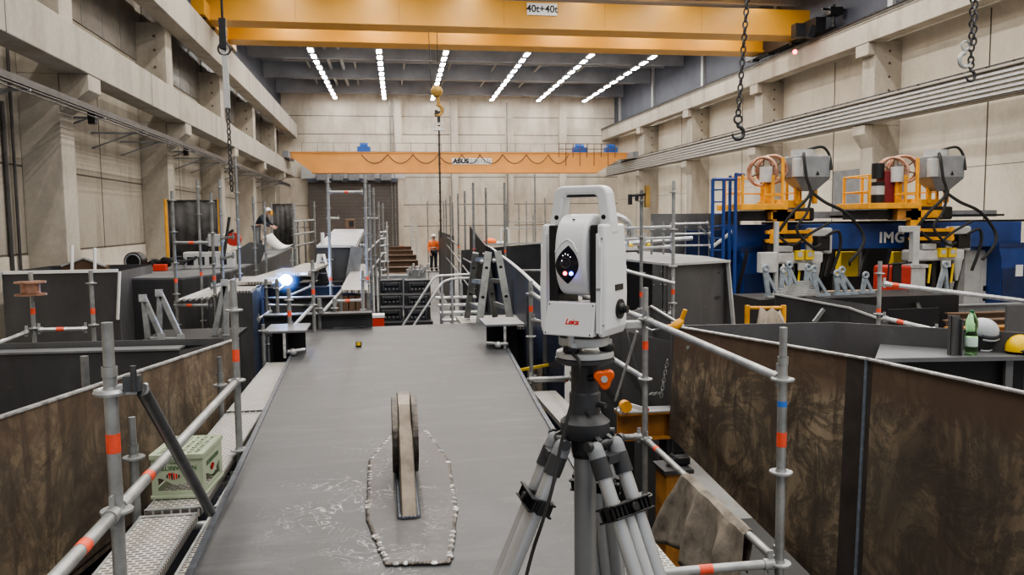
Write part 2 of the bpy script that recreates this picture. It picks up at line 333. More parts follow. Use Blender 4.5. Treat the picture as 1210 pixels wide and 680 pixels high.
for y in (6.5,15.5,24.5,33.5,42.5,51.5): m.bx(-6.41,-6.395,y,y+.02,6.95,7.86)
struct(m,'beam_joint',M['joint'],gl); struct(MB().bx(-6.62,-6.56,Y0,YF-2,7.86,7.91),'crane_rail',M['chain'],gl)
gu = struct(MB().bx(-7.0,-6.4,Y0,YF-.3,10.05,11.15),'trim_2',M['beam'],bevel=.02)
struct(MB().bx(-6.66,-6.58,Y0,YF-.3,11.15,11.25),'crane_rail',M['chain'],gu)
struct(MB().bx(XL,XL+.3,Y0,YF,11.4,14.2),'trim_3',M['clad'])
# --- right wall
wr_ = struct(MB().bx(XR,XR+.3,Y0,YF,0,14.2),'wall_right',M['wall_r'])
m = MB()
for z in (5.2,2.6): m.bx(XR-.008,XR,Y0,YF,z,z+.016)
for y in (14.5,23.5,32.5,41.5,50.5,60): m.bx(XR-.01,XR,y,y+.05,0,10.2)
struct(m,'panel_joint',M['joint'],wr_)
for y in (10,19,28,37,46,55):
    struct(MB().bx(18.2,XR,y,y+.8,0,7.0),'wall_pillar',M['pil'],wr_,bevel=.02)
    struct(MB().prism([(18.19,y,6.2),(17.85,y,6.68),(17.85,y,7.02),(18.19,y,7.02)],(0,.8,0)),'corbel',M['pil'],wr_,bevel=.015)
    p = struct(MB().bx(18.2,XR,y,y+.8,7.0,10.1),'upper_pillar',M['pil'],wr_,bevel=.02)
    struct(MB().bx(17.92,18.19,y-.02,y+.82,9.6,10.04),'upper_corbel',M['pil'],p,bevel=.015)
    m = MB()
    for z in (8.3,8.8,9.3,9.75): m.tube((18.8,y-.015,z),(18.8,y+.01,z),.05,8)
    struct(m,'bolt_hole',M['joint'],p)
gr = struct(MB().bx(17.9,18.3,Y0,YF-1.5,7.05,7.98),'trim_4',M['beam'],bevel=.01)
m = MB()
for z in (7.12,7.27,7.42,7.57,7.72): m.bx(17.82,17.9,Y0,YF-1.5,z,z+.07)
struct(m,'beam_rib',M['lgrey'],gr)
m = MB()
for z in (7.055,7.86): m.bx(17.80,17.9,Y0,YF-1.5,z,z+.03)
struct(m,'dark_line',M['joint'],gr)
m = MB(); m.bx(18.0,18.06,Y0,YF-1.5,7.98,8.06)
for k in range(60): m.bx(17.92,18.1,1+k*1.05,1.16+k*1.05,7.98,8.03)
struct(m,'crane_rail',M['chain'],gr)
gr2 = struct(MB().bx(17.9,18.5,Y0,YF,10.05,10.95),'trim_5',M['pil'],bevel=.02)
m = MB(); m.bx(18.05,18.12,Y0,YF,10.95,11.05); m.tube((17.86,Y0,10.98),(17.86,YF,10.98),.035,6); m.tube((17.84,Y0,10.86),(17.84,YF,10.86),.02,6)
struct(m,'crane_rail',M['chain'],gr2)
c_ = struct(MB().bx(19.0,XR,Y0,YF,10.95,14.2),'trim_6',M['clad'])
m = MB()
for y in (19,28,37,46,55,63): m.bx(18.85,19.0,y,y+.3,10.95,14.2)
struct(m,'cladding_post',M['lgrey'],c_)
struct(MB().bx(XR-.06,XR,27.6,32.4,3.55,5.55),'window_8',M['mgrey'])
# --- far wall
wf_ = struct(MB().bx(XL,XR,YF,YF+.3,0,14.2),'wall_back',M['wallfar'])
m = MB()
for py in (139,160,210,242,267):
    z = PY(560,py,YF).z; m.bx(XL,XR,YF-.012,YF,z,z+.05)
struct(m,'panel_joint',M['joint'],wf_)
for px in (470,536,601,664):
    x = PY(px,150,YF).x; struct(MB().bx(x-.3,x+.3,YF-.35,YF,0,13.2),'wall_pillar',M['wallfar'],wf_)
for px,r in ((461,.05),(465,.04),(532,.035),(598,.05)):
    x = PY(px,150,YF).x; struct(MB().tube((x,YF-.45,0),(x,YF-.45,13.0),r,8),'drain_pipe',M['galvd'],wf_)
for z in (8.75,9.05): struct(MB().tube((-5,YF-.5,z),(18,YF-.5,z),.035,6),'conduit',M['galvd'],wf_)
# roller door with its five drive boxes
a = PY(364,216,YF-.4); b_ = PY(470,216,YF-.4)
d_ = struct(MB().bx(a.x,b_.x,YF-.42,YF-.3,0,a.z),'door_1',M['door'])
m = MB()
for k in range(24): m.bx(a.x,b_.x,YF-.435,YF-.42,.2+k*.27,.22+k*.27)
struct(m,'door_slat_joint',M['joint'],d_)
struct(MB().bx(a.x,b_.x,YF-.8,YF-.3,a.z,a.z+.3),'door_header',M['clad'],d_)
struct(MB().bx(a.x-.5,b_.x+.6,YF-.45,YF-.3,a.z+.3,a.z+1.2),'door_lintel',M['lgrey'],d_)
for px in (380,399,418,437,456):
    q = PY(px,213,YF-1.0)
    o = struct(MB().bx(q.x-.42,q.x+.42,YF-1.2,YF-.45,q.z-.05,q.z+.68),'drive_box',M['mgrey'],d_,bevel=.08)
# --- roof beams, purlins, ducts
for i,y in enumerate((8,17,26,35,43.5,49.5,56,62.5)):
    struct(MB().bx(XL,XR,y,y+.35,13.25,14.2),'trim_%d'%(7+i),M['ceilb'])
for i,y in enumerate((46.5,53,59.5)):
    o = struct(MB().bx(-6,XR,y,y+.12,13.75,13.95),'trim_%d'%(15+i),M['purl'])
    m = MB()
    for x in (-4.6,-1.6,1.6,4.6,7.6,10.6,13.6): m.beam((x,y-3,13.9),(x+.0,y+3,13.9),.1,.12)
    struct(m,'cross_purlin',M['purl'],o)
for x,y0 in ((-4.4,44),(-3.6,44)): struct(MB().tube((x+1.2,y0,13.85),(x+1.2,64,13.85),.12,10),'trim_%d'%(18 if x<-4 else 19),M['lgrey'],smooth=True)

# --- rows of ceiling lamps
XLAMP = (-3.78,-.06,3.66,8.3,12.05,15.8)
wordrow = ['first','second','third','fourth','fifth','sixth']
for r_,x in enumerate(XLAMP):
    base = None
    for k in range(12):
        y = 44.6+k*1.72; loc = V((x+.018*(y-44),y,13.02))
        t = thing('ceiling_lamp','white ceiling lamp, %s from far wall, in %s row from left wall'%(ORD[11-k],wordrow[r_]),'lamp',loc,'ceiling lamps in the %s row'%wordrow[r_])
        if base is None:
            h_ = MB().bx(loc.x-.17,loc.x+.17,loc.y-.52,loc.y+.52,13.06,13.18).build('lamp_housing',M['lampbox'],t)
            MBd = MB().bx(loc.x-.12,loc.x+.12,loc.y-.45,loc.y+.45,13.03,13.06).build('diffuser',M['lamp'],t)
            hg = MB().tube((loc.x,loc.y,13.18),(loc.x,loc.y,13.98),.015,6).build('hanger',M['lampbox'],t)
            base = (h_,MBd,hg)
        else:
            for o in base: c = o.copy(); col.objects.link(c); c.parent = t

# ================================================================== BIG YELLOW CRANE
BY = 32.8; bl, br = -6.75, 18.3
t = thing('bridge_crane','big yellow double girder bridge crane spanning the hall under the roof','crane',(6,BY,11.3))
f_ = MB().bx(bl,br,BY+.12,BY+1.0,11.42,12.45).build('front_girder',M['yellow'],t)
MB().bx(bl,br,BY-.02,BY+1.15,11.34,11.42).build('bottom_flange',M['yellow'],f_)
for x in (-3.2,.8,5.0,9.2,13.4): MB().bx(x,x+.012,BY+.112,BY+.122,11.45,12.45).build('girder_joint',M['orangeb'],f_)
q = PY(641,11,BY); s = MB().bx(q.x-.62,q.x+.62,BY+.06,BY+.12,q.z-.22,q.z+.26).build('capacity_sign',M['whitepaint'],f_)
text('sign_lettering','40t+40t',.40,s,M['blackink'],(q.x,BY+.055,q.z+.02),frame((1,0,0),(0,0,1)),bold=.008)
g_ = MB().bx(bl+.3,br-.1,BY+3.75,BY+4.6,11.48,12.45).build('rear_girder',M['yellow'],t)
MB().bx(bl+.3,br-.1,BY+3.6,BY+4.75,11.40,11.48).build('bottom_flange',M['yellow'],g_)
for x in (bl-.05,br-.35):
    e = MB().bx(x,x+.45,BY-1.0,BY+5.6,11.30,11.9).build('end_carriage',M['yellow'] if x<0 else M['blk'],t)
    for y in (BY-.4,BY+1.2,BY+3.4,BY+5.0): MB().tube((x+.05,y,11.42),(x+.4,y,11.42),.2,14).build('wheel',M['chain'],e)
q = PY(940,62,BY-1.2)
MB().bx(q.x-.05,q.x+.4,BY-1.3,BY-.9,11.0,11.55).build('sensor_box',M['blk'],t)
MB().ball((q.x-.08,BY-1.3,q.z),.09,10,6).build('red_laser_dot',M['redl'],t)  # red laser dot, put in as a glowing ball
m = MB(); p = PY(985,14,BY-1.4); m.box((p.x,BY-1.4,p.z),(.55,.5,.3)); m.tube((p.x,BY-1.4,p.z-.6),(p.x,BY-1.4,p.z+.3),.06); m.tube((p.x-.5,BY-1.4,p.z+.1),(p.x+.6,BY-1.4,p.z+.1),.05); 
MB().box((PY(958,38,BY-1.4).x,BY-1.4,PY(958,38,BY-1.4).z),(.25,.3,.5),Matrix.Rotation(.3,3,'Y')).build('collector_head',M['blk'],t)
m.build('collector_arm',M['blk'],t)

# hook block, sling and hanging rod from the big crane
q = PY(516,108,34.5)
t = thing('crane_hook','ochre crane hook ball on two thin wires below the yellow crane','hook',(q.x,34.5,q.z))
m = MB(); m.tube((q.x-.22,34.5,q.z),(q.x-.32,34.5,12.4),.018,6); m.tube((q.x+.06,34.5,q.z+.1),(q.x+.06,34.5,12.4),.018,6); m.build('wire_rope',M['rope'],t)
MB().lathe([(.03,-.24),(.17,-.2),(.25,-.06),(.25,.08),(.16,.22),(.04,.26)],(q.x,34.5,q.z),18).build('hook_block',M['brass'],t,smooth=True)
pts = [(q.x+.05,34.5,q.z-.2),(q.x+.06,34.5,q.z-.5)]+[(q.x+.02+.2*math.sin(a),34.5,q.z-.78+.22*math.cos(a)) for a in [i*.4 for i in range(0,11)]]
MB().path(pts,[.07,.07]+[.075]*8+[.06,.045,.03],8).build('hook',M['brass'],t,smooth=True)
z1 = PY(516,149,34.5).z; zb = PY(517,281,34.5).z
t = thing('lifting_sling','black webbing sling with shackle and long thin rod hanging from the crane hook','sling',(q.x+.05,34.5,zb))
m = MB(); m.bx(q.x+.0,q.x+.13,34.46,34.54,z1+.15,q.z-.82); m.bx(q.x-.1,q.x+.02,34.46,34.54,q.z-1.05,q.z-.78); m.build('webbing',M['blk'],t)
m = MB(); m.ring((q.x+.06,34.5,z1),(0,1,0),.17,.035,18,8); m.tube((q.x-.16,34.5,z1-.16),(q.x+.3,34.5,z1-.16),.045,8); m.build('shackle',M['lgrey'],t,smooth=True)
m = MB(); m.tube((q.x+.07,34.5,z1-.15),(q.x+.07,34.5,zb),.04,8)
for k in range(12): m.tube((q.x+.07,34.5,zb+.3+k*.4),(q.x+.07,34.5,zb+.36+k*.4),.055,8)
m.build('rod',M['rope'],t)

# ================================================================== ORANGE CRANE AT THE FAR END
CY = 57.0
zt = PY(550,181,CY).z; zb = PY(550,203.5,CY).z; xa = -6.45; xb = 18.05
t = thing('orange_crane','orange single girder bridge crane across the far end of the hall','crane',(6,CY,zb))
g_ = MB().prism([(xa,CY,zt),(xb,CY,zt),(xb,CY,8.0),(xb-1.0,CY,7.95),(xb-2.6,CY,zb),(xa+1.7,CY,zb),(xa+.5,CY,7.95),(xa,CY,8.0)],(0,.8,0)).build('girder',M['orange'],t)
m = MB(); m.bx(xa+1.7,xb-2.6,CY-.08,CY+.9,zb-.06,zb); m.bx(xa,xb,CY-.08,CY+.9,zt,zt+.06); m.build('flange',M['orange'],g_)
m = MB()
for x in (xa+.1,xb-.3): m.bx(x-.15,x+.25,CY-1.5,CY+2.2,7.92,8.35)
m.build('end_carriage',M['mgrey'],t)
q0 = PY(536,191,CY-.02); q1 = PY(579,191,CY-.02)
s = MB().bx(q0.x-.12,q1.x+.12,CY-.03,CY,q0.z-.2,q0.z+.24).build('name_plate',M['whitepaint'],g_)
w = q1.x-q0.x
text('maker_lettering','ABUS',.46,s,M['blackink'],(q0.x+w*.19,CY-.035,q0.z+.02),frame((1,0,0),(0,0,1)),shear=.15,bold=.022)
text('capacity_lettering','12,5t/12,5t',.38,s,M['greyink'],(q0.x+w*.70,CY-.035,q0.z+.02),frame((1,0,0),(0,0,1)),bold=.004)
m = MB(); xs = q0.x-5.8
xx = [PY(px,184,CY-.2).x for px in (427,458,488,518,546,567,594,622,648,672)]
for a,b_ in zip(xx,xx[1:]):
    m.path([(a+(b_-a)*k/10,CY-.2,zt-.12-(.62*(1-((k-5)/5)**2))) for k in range(11)],.03,6)
m.build('festoon_cable',M['rope'],t)
for px,w in ((430,.9),(685,1.0),(722,.9)):
    q = PY(px,176,CY+.3); m = MB().box((q.x,CY+.4,zt+.25),(w,.6,.38)); m.tube((q.x-w*.3,CY+.4,zt+.5),(q.x+w*.3,CY+.4,zt+.5),.2,12); m.build('hoist_motor',M['bgblue'],t)
m = MB(); q = PY(660,175,CY).x
for k in range(9):
    x = q+k*.52; m.tube((x,CY-.1,zt-.9 if k%2 else zt-.3),(x,CY-.1,zt+.7),.025,6)
m.tube((q,CY-.1,zt+.68),(q+4.2,CY-.1,zt+.68),.025,6); m.tube((q,CY-.1,zt+.3),(q+4.2,CY-.1,zt+.3),.025,6)
m.build('service_railing',M['brown'],t)
m = MB()
for k in range(22):
    x = xa+1+k*1.07; m.tube((x,CY+.8,zt),(x,CY+.8,zt+.75),.02,5)
m.tube((xa+1,CY+.8,zt+.75),(xb-1,CY+.8,zt+.75),.02,5); m.build('handrail',M['galvd'],t)

# ================================================================== CHAINS
def chain_links(mb, p, q, pitch, w, r):
    p, q = V(p), V(q); n = max(2,int((q-p).length/pitch)); d = (q-p)/n; dz = d.normalized()
    a = dz.orthogonal().normalized(); b = dz.cross(a)
    for i in range(n):
        c = p+d*(i+.5); e = a if i%2 else b; hl = pitch*.5+r*.6; pts = []
        for k in range(12):
            t = 2*math.pi*k/12; pts.append(c+e*(w/2*math.cos(t))+dz*(hl*math.sin(t)*(1 if abs(math.sin(t))>.9 else 1.1)))
        mb.path(pts,r,6,True)
def hook_mb(c, s, ax=(1,0,0)):
    m = MB(); ax = V(ax); c = V(c)
    m.ring(c,ax.cross(V((0,0,1))),.035*s,.010*s,14,6)
    m.path([c+V((0,0,-.035*s)),c+V((0,0,-.06*s))]+[c+V((0,0,-.115*s))+ax*(.052*s*math.sin(a))+V((0,0,.055*s*math.cos(a))) for a in [i*.42 for i in range(12)]],[.014*s]*2+[.017*s]*9+[.013*s,.010*s,.006*s],8)
    return m
CHY = 7.2
a = PY(872,150,CHY); b_ = PY(886,-30,CHY); b_ = a+(b_-a)*(14.1-a.z)/(b_.z-a.z)
t = thing('lifting_chain','long dark lifting chain with open hook hanging above the blue platforms','chain',a)
m = MB(); chain_links(m,a+V((0,0,.1)),b_,.058,.042,.008); m.build('chain',M['chain'],t,smooth=True)
hook_mb(a+V((0,0,.07)),1.1).build('hook',M['chain'],t,smooth=True)
a = PY(1147,82,CHY); b_ = a+V((-.012*0,0,14.1-a.z)); b_.x = a.x-.05
t = thing('chain_sling','two part chain sling with a hook near the top right corner','chain',a)
m = MB(); chain_links(m,a+V((0,0,.06)),b_,.058,.046,.0095); m.build('chain',M['chain'],t,smooth=True); m = MB(); chain_links(m,PY(1146,54,CHY)+V((0,-.05,0)),b_+V((.06,-.05,0)),.058,.046,.0095); m.build('chain',M['chain'],t,smooth=True)
hook_mb(PY(1141,54,CHY),1.2,(-1,0,0)).build('hook',M['lgrey'],t,smooth=True)
hook_mb(a+V((0,0,.04)),.9).build('end_hook',M['chain'],t,smooth=True)
CL = 13.0
a = PY(274,226,CL); b_ = PY(263,30,CL); k0 = PY(265,58,CL); k1 = PY(269,128,CL)
t = thing('hoist_chain','thin chain with a pale strap hanging in front of the left wall girders','chain',a)
m = MB(); chain_links(m,a,k1,.075,.055,.011); m.build('chain',M['chain'],t,smooth=True); m = MB(); chain_links(m,k0,b_-V((0,0,.3)),.075,.06,.012); m.ring(k0,(0,1,0),.09,.016,16,6); m.build('chain',M['chain'],t,smooth=True)
MB().beam(k0,k1,.085,.02,(0,1,0)).build('strap',M['lgrey'],t)
m = MB().bx(b_.x-.05,b_.x+.05,CL-.05,CL+.05,b_.z-.35,b_.z+.1); m.tube(b_,(b_.x,CL,14.15),.02,6); m.build('hoist_rod',M['blk'],t)

# conductor rail along the left pillars
t = thing('conductor_rail','long dark conductor rail on brackets along the left wall pillars','rail',(-6.6,28,6.2))
m = MB(); m.bx(-6.66,-6.54,Y0,60,6.22,6.34); m.bx(-6.70,-6.50,Y0,60,6.19,6.22); m.tube((-6.5,Y0,6.14),(-6.5,60,6.14),.02,6); m.tube((-6.46,Y0,6.05),(-6.46,60,6.05),.015,6); m.build('rail',M['railk'],t)
for y in (13,16.5,20.6,24,26.5,30,33,35.5,39,42,45,48.5,52,55):
    m = MB(); m.beam((XL,y,6.12),(-6.45,y,6.12),.05,.05); m.beam((XL,y,5.7),(-6.8,y,6.12),.04,.04); m.build('rail_bracket',M['mgrey'],t)
for y in (20.1,29.1): MB().bx(-6.68,-6.52,y,y+.18,5.92,6.18).build('cable_clamp',M['blk'],t)
m = MB().tube((-7.84,18.6,0),(-7.84,18.6,6.2),.05,8)
solo(m.tube((-7.82,18.95,0),(-7.82,18.95,7.4),.035,8).bx(-7.88,-7.7,18.4,19.2,.02,.2),'wall_pipe',M['railk'],'dark vertical pipe pair beside the nearest left wall pillar','pipe')

# ================================================================== SCAFFOLD KIT
ROS = {}
def rosette(parent, x, y, z, mt='galv'):
    if mt not in ROS:
        m = MB(); m.lathe([(.026,-.02),(.03,-.006),(.06,-.006),(.062,0),(.06,.006),(.03,.006),(.026,.02)],(x,y,z),16)
        o = m.build('rosette',M[mt],parent,smooth=True,origin=(x,y,z)); ROS[mt] = o.data
    else:
        o = bpy.data.objects.new('rosette',ROS[mt]); col.objects.link(o); o.parent = parent; o.location = V((x,y,z))-wl[parent.name]; wl[o.name] = V((x,y,z))
    return o
def pole(t, x, y, z0, z1, zr=None, tapes=(), mt='galv', r=.024, spigot=0, far=False, n=12):
    m = MB()
    if spigot:
        m.tube((x,y,z0),(x,y,z1-spigot),r,n); m.tube((x,y,z1-spigot-.04),(x,y,z1-spigot),r*1.13,n); m.tube((x,y,z1-spigot),(x,y,z1),r*.82,n)
        for k in (.35,.75): m.tube((x-.001,y-r*.86,z1-spigot*k),(x-.001,y-r*.78,z1-spigot*k),.006,8)
    else: m.tube((x,y,z0),(x,y,z1),r,n)
    p = m.build('scaffold_pole',M[mt],t,smooth=True)
    if zr is None:
        zr = []; z = z1-.12
        while z > max(z0,.3): zr.append(z); z -= .5
    for z in zr: rosette(p,x,y,z,mt)
    for z,h in tapes: MB().tube((x,y,z-h/2),(x,y,z+h/2),r*1.04,n).build('marking_tape',M['tape'],p,smooth=True)
    return p
def ledger(t, p, q, tapes=(), mt='galv', r=.024, name='ledger', heads=True, n=10):
    p, q = V(p), V(q); d = (q-p).normalized(); m = MB(); m.tube(p+d*.05,q-d*.05,r,n)
    if heads:
        for a,s in ((p,1),(q,-1)):
            m.tube(a+d*s*.035,a+d*s*.09,r*1.25,n); m.beam(a+d*s*.052+V((0,0,-.05)),a+d*s*.052+V((0,0,.075)),.012,.03,d)
    o = m.build(name,M[mt],t,smooth=True)
    for f,w in tapes:
        c = p.lerp(q,f); MB().tube(c-d*w/2,c+d*w/2,r*1.05,n).build('marking_tape',M['tape'],o,smooth=True)
    return o

# ================================================================== THE BRIDGE DECK IN FRONT OF THE CAMERA
DZ = 2.0
DL = [(-.80,-1.2),(-.93,3.74),(-1.17,10.35),(-1.17,12.3)]; DR = [(1.0,-1.2),(1.19,4.6),(1.30,6.7),(1.52,9.98),(1.60,12.5)]
t = thing('deck_girder','large grey steel deck girder underfoot with a lifting lug and welded pad','girder',(0,6,0))
poly = [(x,y,DZ-.03) for x,y in DL]+[(x,y,DZ-.03) for x,y in reversed(DR)]
MB().prism(poly,(0,0,.03)).build('deck_plate',M['deck'],t)
def edge_strip(pts, w, z0, z1):
    m = MB()
    for a,b in zip(pts,pts[1:]): m.hexa([(a[0],a[1],z0),(a[0]+w,a[1],z0),(b[0]+w,b[1],z0),(b[0],b[1],z0),(a[0],a[1],z1),(a[0]+w,a[1],z1),(b[0]+w,b[1],z1),(b[0],b[1],z1)])
    return m
edge_strip(DL[:3],.035,DZ,DZ+.012).build('edge_bar',M['dkedge'],t)
edge_strip([(x-.035,y) for x,y in DR[:4]],.035,DZ,DZ+.012).build('edge_bar',M['dkedge'],t)
for s,P_ in ((1,DL),(-1,DR)):
    m = MB()
    for a,b in zip(P_,P_[1:]): m.hexa([(a[0]+s*.06,a[1],.5),(a[0]+s*.075,a[1],.5),(b[0]+s*.075,b[1],.5),(b[0]+s*.06,b[1],.5),(a[0]+s*.06,a[1],DZ-.03),(a[0]+s*.075,a[1],DZ-.03),(b[0]+s*.075,b[1],DZ-.03),(b[0]+s*.06,b[1],DZ-.03)])
    m.build('side_web',M['dark'],t)
MB().bx(-1.05,1.5,12.2,12.215,.5,DZ-.03).build('end_plate',M['dark'],t)
m = MB()
for y in (0,4,8,11.5): m.bx(-.7,.9,y,y+.25,0,.5)
m.build('support_block',M['timber'],t)
MB().bx(-.85,1.3,-1.2,12.2,.5,.52).build('bottom_plate',M['dark'],t)
# ground pad, weld bead and lug
pad = [PZ(px,py,DZ) for px,py in ((459,669),(530,667),(538,606),(529,546),(503,512),(466,512),(438,546),(435,616))]
pd = MB().prism([p+V((0,0,.001)) for p in pad],(0,0,.014)).build('lug_pad',M['pad'],t,bevel=.004)
m = MB(); m2 = MB()
for i,(a,b) in enumerate(zip(pad,pad[1:]+pad[:1])):
    n = max(3,int((b-a).length/.014))
    for k in range(n):
        c = a.lerp(b,(k+.5)/n)+V((0,0,.012)); big = random.random() < .16
        (m2 if big else m).ball(c+V((random.uniform(-.003,.003),random.uniform(-.003,.003),-.004)),(random.uniform(.011,.016),random.uniform(.011,.016),.009) if not big else (random.uniform(.014,.024),random.uniform(.012,.024),.010),8,5)
m.build('weld_bead',M['cheek'],pd,smooth=True)['kind'] = 'stuff'; m2.build('ground_spot',M['weld'],pd,smooth=True)['kind'] = 'stuff'
xl = .10; yb = 4.22
prof = [(yb,DZ+.015),(yb+.36,DZ+.27),(yb+.72,DZ+.47),(yb+.84,DZ+.505),(yb+.97,DZ+.50),(yb+1.1,DZ+.45),(yb+1.3,DZ+.22),(yb+1.42,DZ+.015)]
lg = MB().prism([(xl-.042,y,z) for y,z in prof],(.084,0,0)).build('lifting_lug',M['lug'],t,bevel=.008)
for s in (-1,1):
    c = V((xl+s*.042,yb+.80,DZ+.27)); m = MB()
    for k in range(20):
        pass
    pr = [(.13,0),(.235,0),(.235,.036),(.13,.036)]
    R = Matrix.Rotation(s*math.pi/2,3,'Y')
    vs = []; n = 32
    for r_,h in pr:
        for i in range(n):
            a = 2*math.pi*i/n; vs.append(c+V((s*h,r_*math.cos(a)*1.25,r_*math.sin(a))))
    m.add(vs,[(j*n+i,j*n+(i+1)%n,((j+1)%4)*n+(i+1)%n,((j+1)%4)*n+i) for j in range(4) for i in range(n)])
    m.build('cheek_ring',M['cheek'],lg,bevel=.004)
m = MB()
for s in (-1,1):
    for k in range(48): m.ball((xl+s*.05,yb+.01+k*.0285,DZ+.02),(.014,.018,.013),6,4)
for k in range(4): m.ball((xl-.03+k*.02,yb-.005,DZ+.02),(.014,.014,.013),6,4)
m.build('fillet_weld',M['dkedge'],lg,smooth=True)['kind'] = 'stuff'
# brackets at the far corners of the deck
for s,cx,pts in ((-1,-1.2,((314,398),(363,398),(368,385),(325,385))),(1,1.47,((576,390),(620,386),(609,375),(568,377)))):
    y0,y1 = 9.85,10.55; x0 = cx-.25; x1 = cx+.25; zt_ = 2.28
    b = MB().bx(x0,x1,y0,y1,zt_,zt_+.028).build('corner_bracket',M['dark3'],t,bevel=.004)
    MB().bx(x0+.06,x1-.04,y0+.35,y0+.37,DZ-.25,zt_).build('bracket_web',M['black'],b)
    MB().bx(cx+.0,cx+.022,y0+.02,y0+.6,DZ+.012,zt_).build('bracket_rib',M['black'],b)
    MB().bx(cx-.02,cx+.012,y0-.01,y0+.012,DZ-.02,zt_-.002).build('bracket_edge',M['edge'],b)
    m = MB(); m.tube((cx+.03,y0-.03,DZ+.06),(cx+.22*s*-1,y0+.1,DZ+.06),.022,10); m.ball((cx+.09*-s,y0,DZ+.05),.045,10,7); m.build('bolt',M['galvl'],b,smooth=True)
# tape measure lying on the plate
q = PZ(424,410,DZ)
t = thing('tape_measure','small yellow and black tape measure lying on the grey deck','tape measure',q)
MB().box(q+V((0,0,.035)),(.075,.05,.07)).build('case',M['blk'],t,bevel=.012); MB().box(q+V((0,-.027,.04)),(.05,.006,.045)).build('label_plate',M['yellowb'],t,bevel=.002)

# ================================================================== LEFT WALKWAY SCAFFOLD
WZ = 1.95
t = thing('walkway_scaffold','grey tube scaffold walkway with perforated planks along the left deck edge','scaffold',(-1.2,6,0))
PA, PB = (-1.05,3.25), (-1.05,5.85)
zA = [2.49,2.96,1.99,1.49,.99]
tA = PY(148,523,3.25).z
pole(t,*PA,0,PY(138,381,3.25).z,zA,[(tA,.075)],spigot=.17,r=.0255,n=18)
pole(t,*PB,0,PY(282,331,5.85).z,[2.49,2.99,1.99,1.49,.99],[(PY(283,420,5.85).z,.085)],spigot=.2,n=16)
pole(t,-1.43,4.75,0,PY(161,493,4.75).z,[2.28,1.78,1.28],spigot=.16,mt='galvd'); pole(t,-1.43,7.2,0,PY(256,422,7.2).z,[2.2,1.7,1.2],spigot=.14,mt='galvd'); pole(t,-1.43,9.75,0,PY(304,384,9.75).z,[2.33,1.83,1.33],spigot=.14,mt='galvd')
pole(t,-1.05,8.45,0,1.93,[1.8,1.3]); pole(t,-1.43,2.2,0,2.1,[1.8,1.3])
ledger(t,(-1.05,.68,2.49),(-1.05,3.25,2.49),[(.86,.06),(.73,.06)][:1],name='guard_rail',r=.0245,n=16)
ledger(t,(-1.05,3.25,2.49),(-1.05,5.85,2.49),[(.16,.06)],name='guard_rail',r=.0245,n=16)
for y in (2.2,4.75,7.2,9.75): ledger(t,(-1.43,y,1.86),(-.9,y,1.86),name='transom')
for y in (3.25,5.85,8.45): ledger(t,(-1.43,y,1.76),(-1.05,y,1.76),name='transom')
a = PY(168,461,3.25); b = PZ(249,606,DZ+.015)
m = MB(); m.tube(a,b,.026,16); m.box(a+V((-.03,-.01,.03)),(.06,.05,.06)); m.tube(a+V((-.02,-.03,0)),a+V((-.02,-.03,.1)),.012,8); m.build('diagonal_brace',M['brace'],t,smooth=True)
m = MB(); m.ring((-1.05,3.25,2.96),(0,0,1),.05,.014,18,6); m.box((-.99,3.26,2.965),(.08,.05,.035)); m.build('coupler',M['galvl'],t,smooth=True)
for x0,x1 in ((-1.40,-1.085),(-1.015,-.86)):
    for y0,y1 in ((2.25,4.70),(4.78,7.16),(7.24,9.72)):
        p = MB().bx(x0,x1,y0,y1,WZ-.05,WZ).build('plank',M['plank'],t,bevel=.006)
        m = MB()
        for x in (x0+.005,x1-.02): m.bx(x,x+.015,y0,y1,WZ,WZ+.006)
        m.bx(x0,x1,y0,y0+.03,WZ,WZ+.005); m.bx(x0,x1,y1-.03,y1,WZ,WZ+.005)
        m.build('plank_edge',M['galv'],p)
# crate, upside down
q = PZ(168,606,WZ); cr0 = V((q.x,4.98,WZ+.006)); cw,cd,ch = .30,.42,.27
t = thing('bottle_crate','pale green plastic bottle crate standing upside down on the perforated walkway','crate',cr0)
Rc = RZ(math.radians(-4))
def CR(x,y,z): return cr0+Rc@V((x,y,z))
def wall_holed(m, o, ex, W, hgt, th, n, arch=True):
    """one crate wall lying in ex/z with a grip opening in its lower part"""
    o = V(o); ex = V(ex); nrm = V((n[0],n[1],0))
    def q_(x,z): return o+ex*x+V((0,0,z))
    x0,x1,z0,z1 = W*.12,W*.88,hgt*.16,hgt*.46
    top = [(x0+(x1-x0)*k/12, z1-(hgt*.17)*(math.sin(math.pi*k/12)**2 if True else 0)) for k in range(13)]
    for poly in ([(0,0),(W,0),(W,z0),(0,z0)],[(0,z0),(x0,z0),(x0,z1),(0,z1)],[(x1,z0),(W,z0),(W,z1),(x1,z1)],[(0,z1),(W,z1),(W,hgt),(0,hgt)]):
        m.prism([q_(*p) for p in poly],nrm*th)
    for a_,b_ in zip(top,top[1:]): m.prism([q_(*a_),q_(*b_),q_(b_[0],z1+.001),q_(a_[0],z1+.001)],nrm*th)
m = MB(); ex = Rc@V((1,0,0)); ey = Rc@V((0,1,0))
wall_holed(m,CR(0,0,0),ex,cw,ch,.012,ey); wall_holed(m,CR(0,cd-.012,0),ex,cw,ch,.012,ey)
wall_holed(m,CR(0,.012,0),ey,cd-.024,ch,.012,ex); wall_holed(m,CR(cw-.012,.012,0),ey,cd-.024,ch,.012,ex)
m.build('crate_wall',M['crate'],t,bevel=.002)
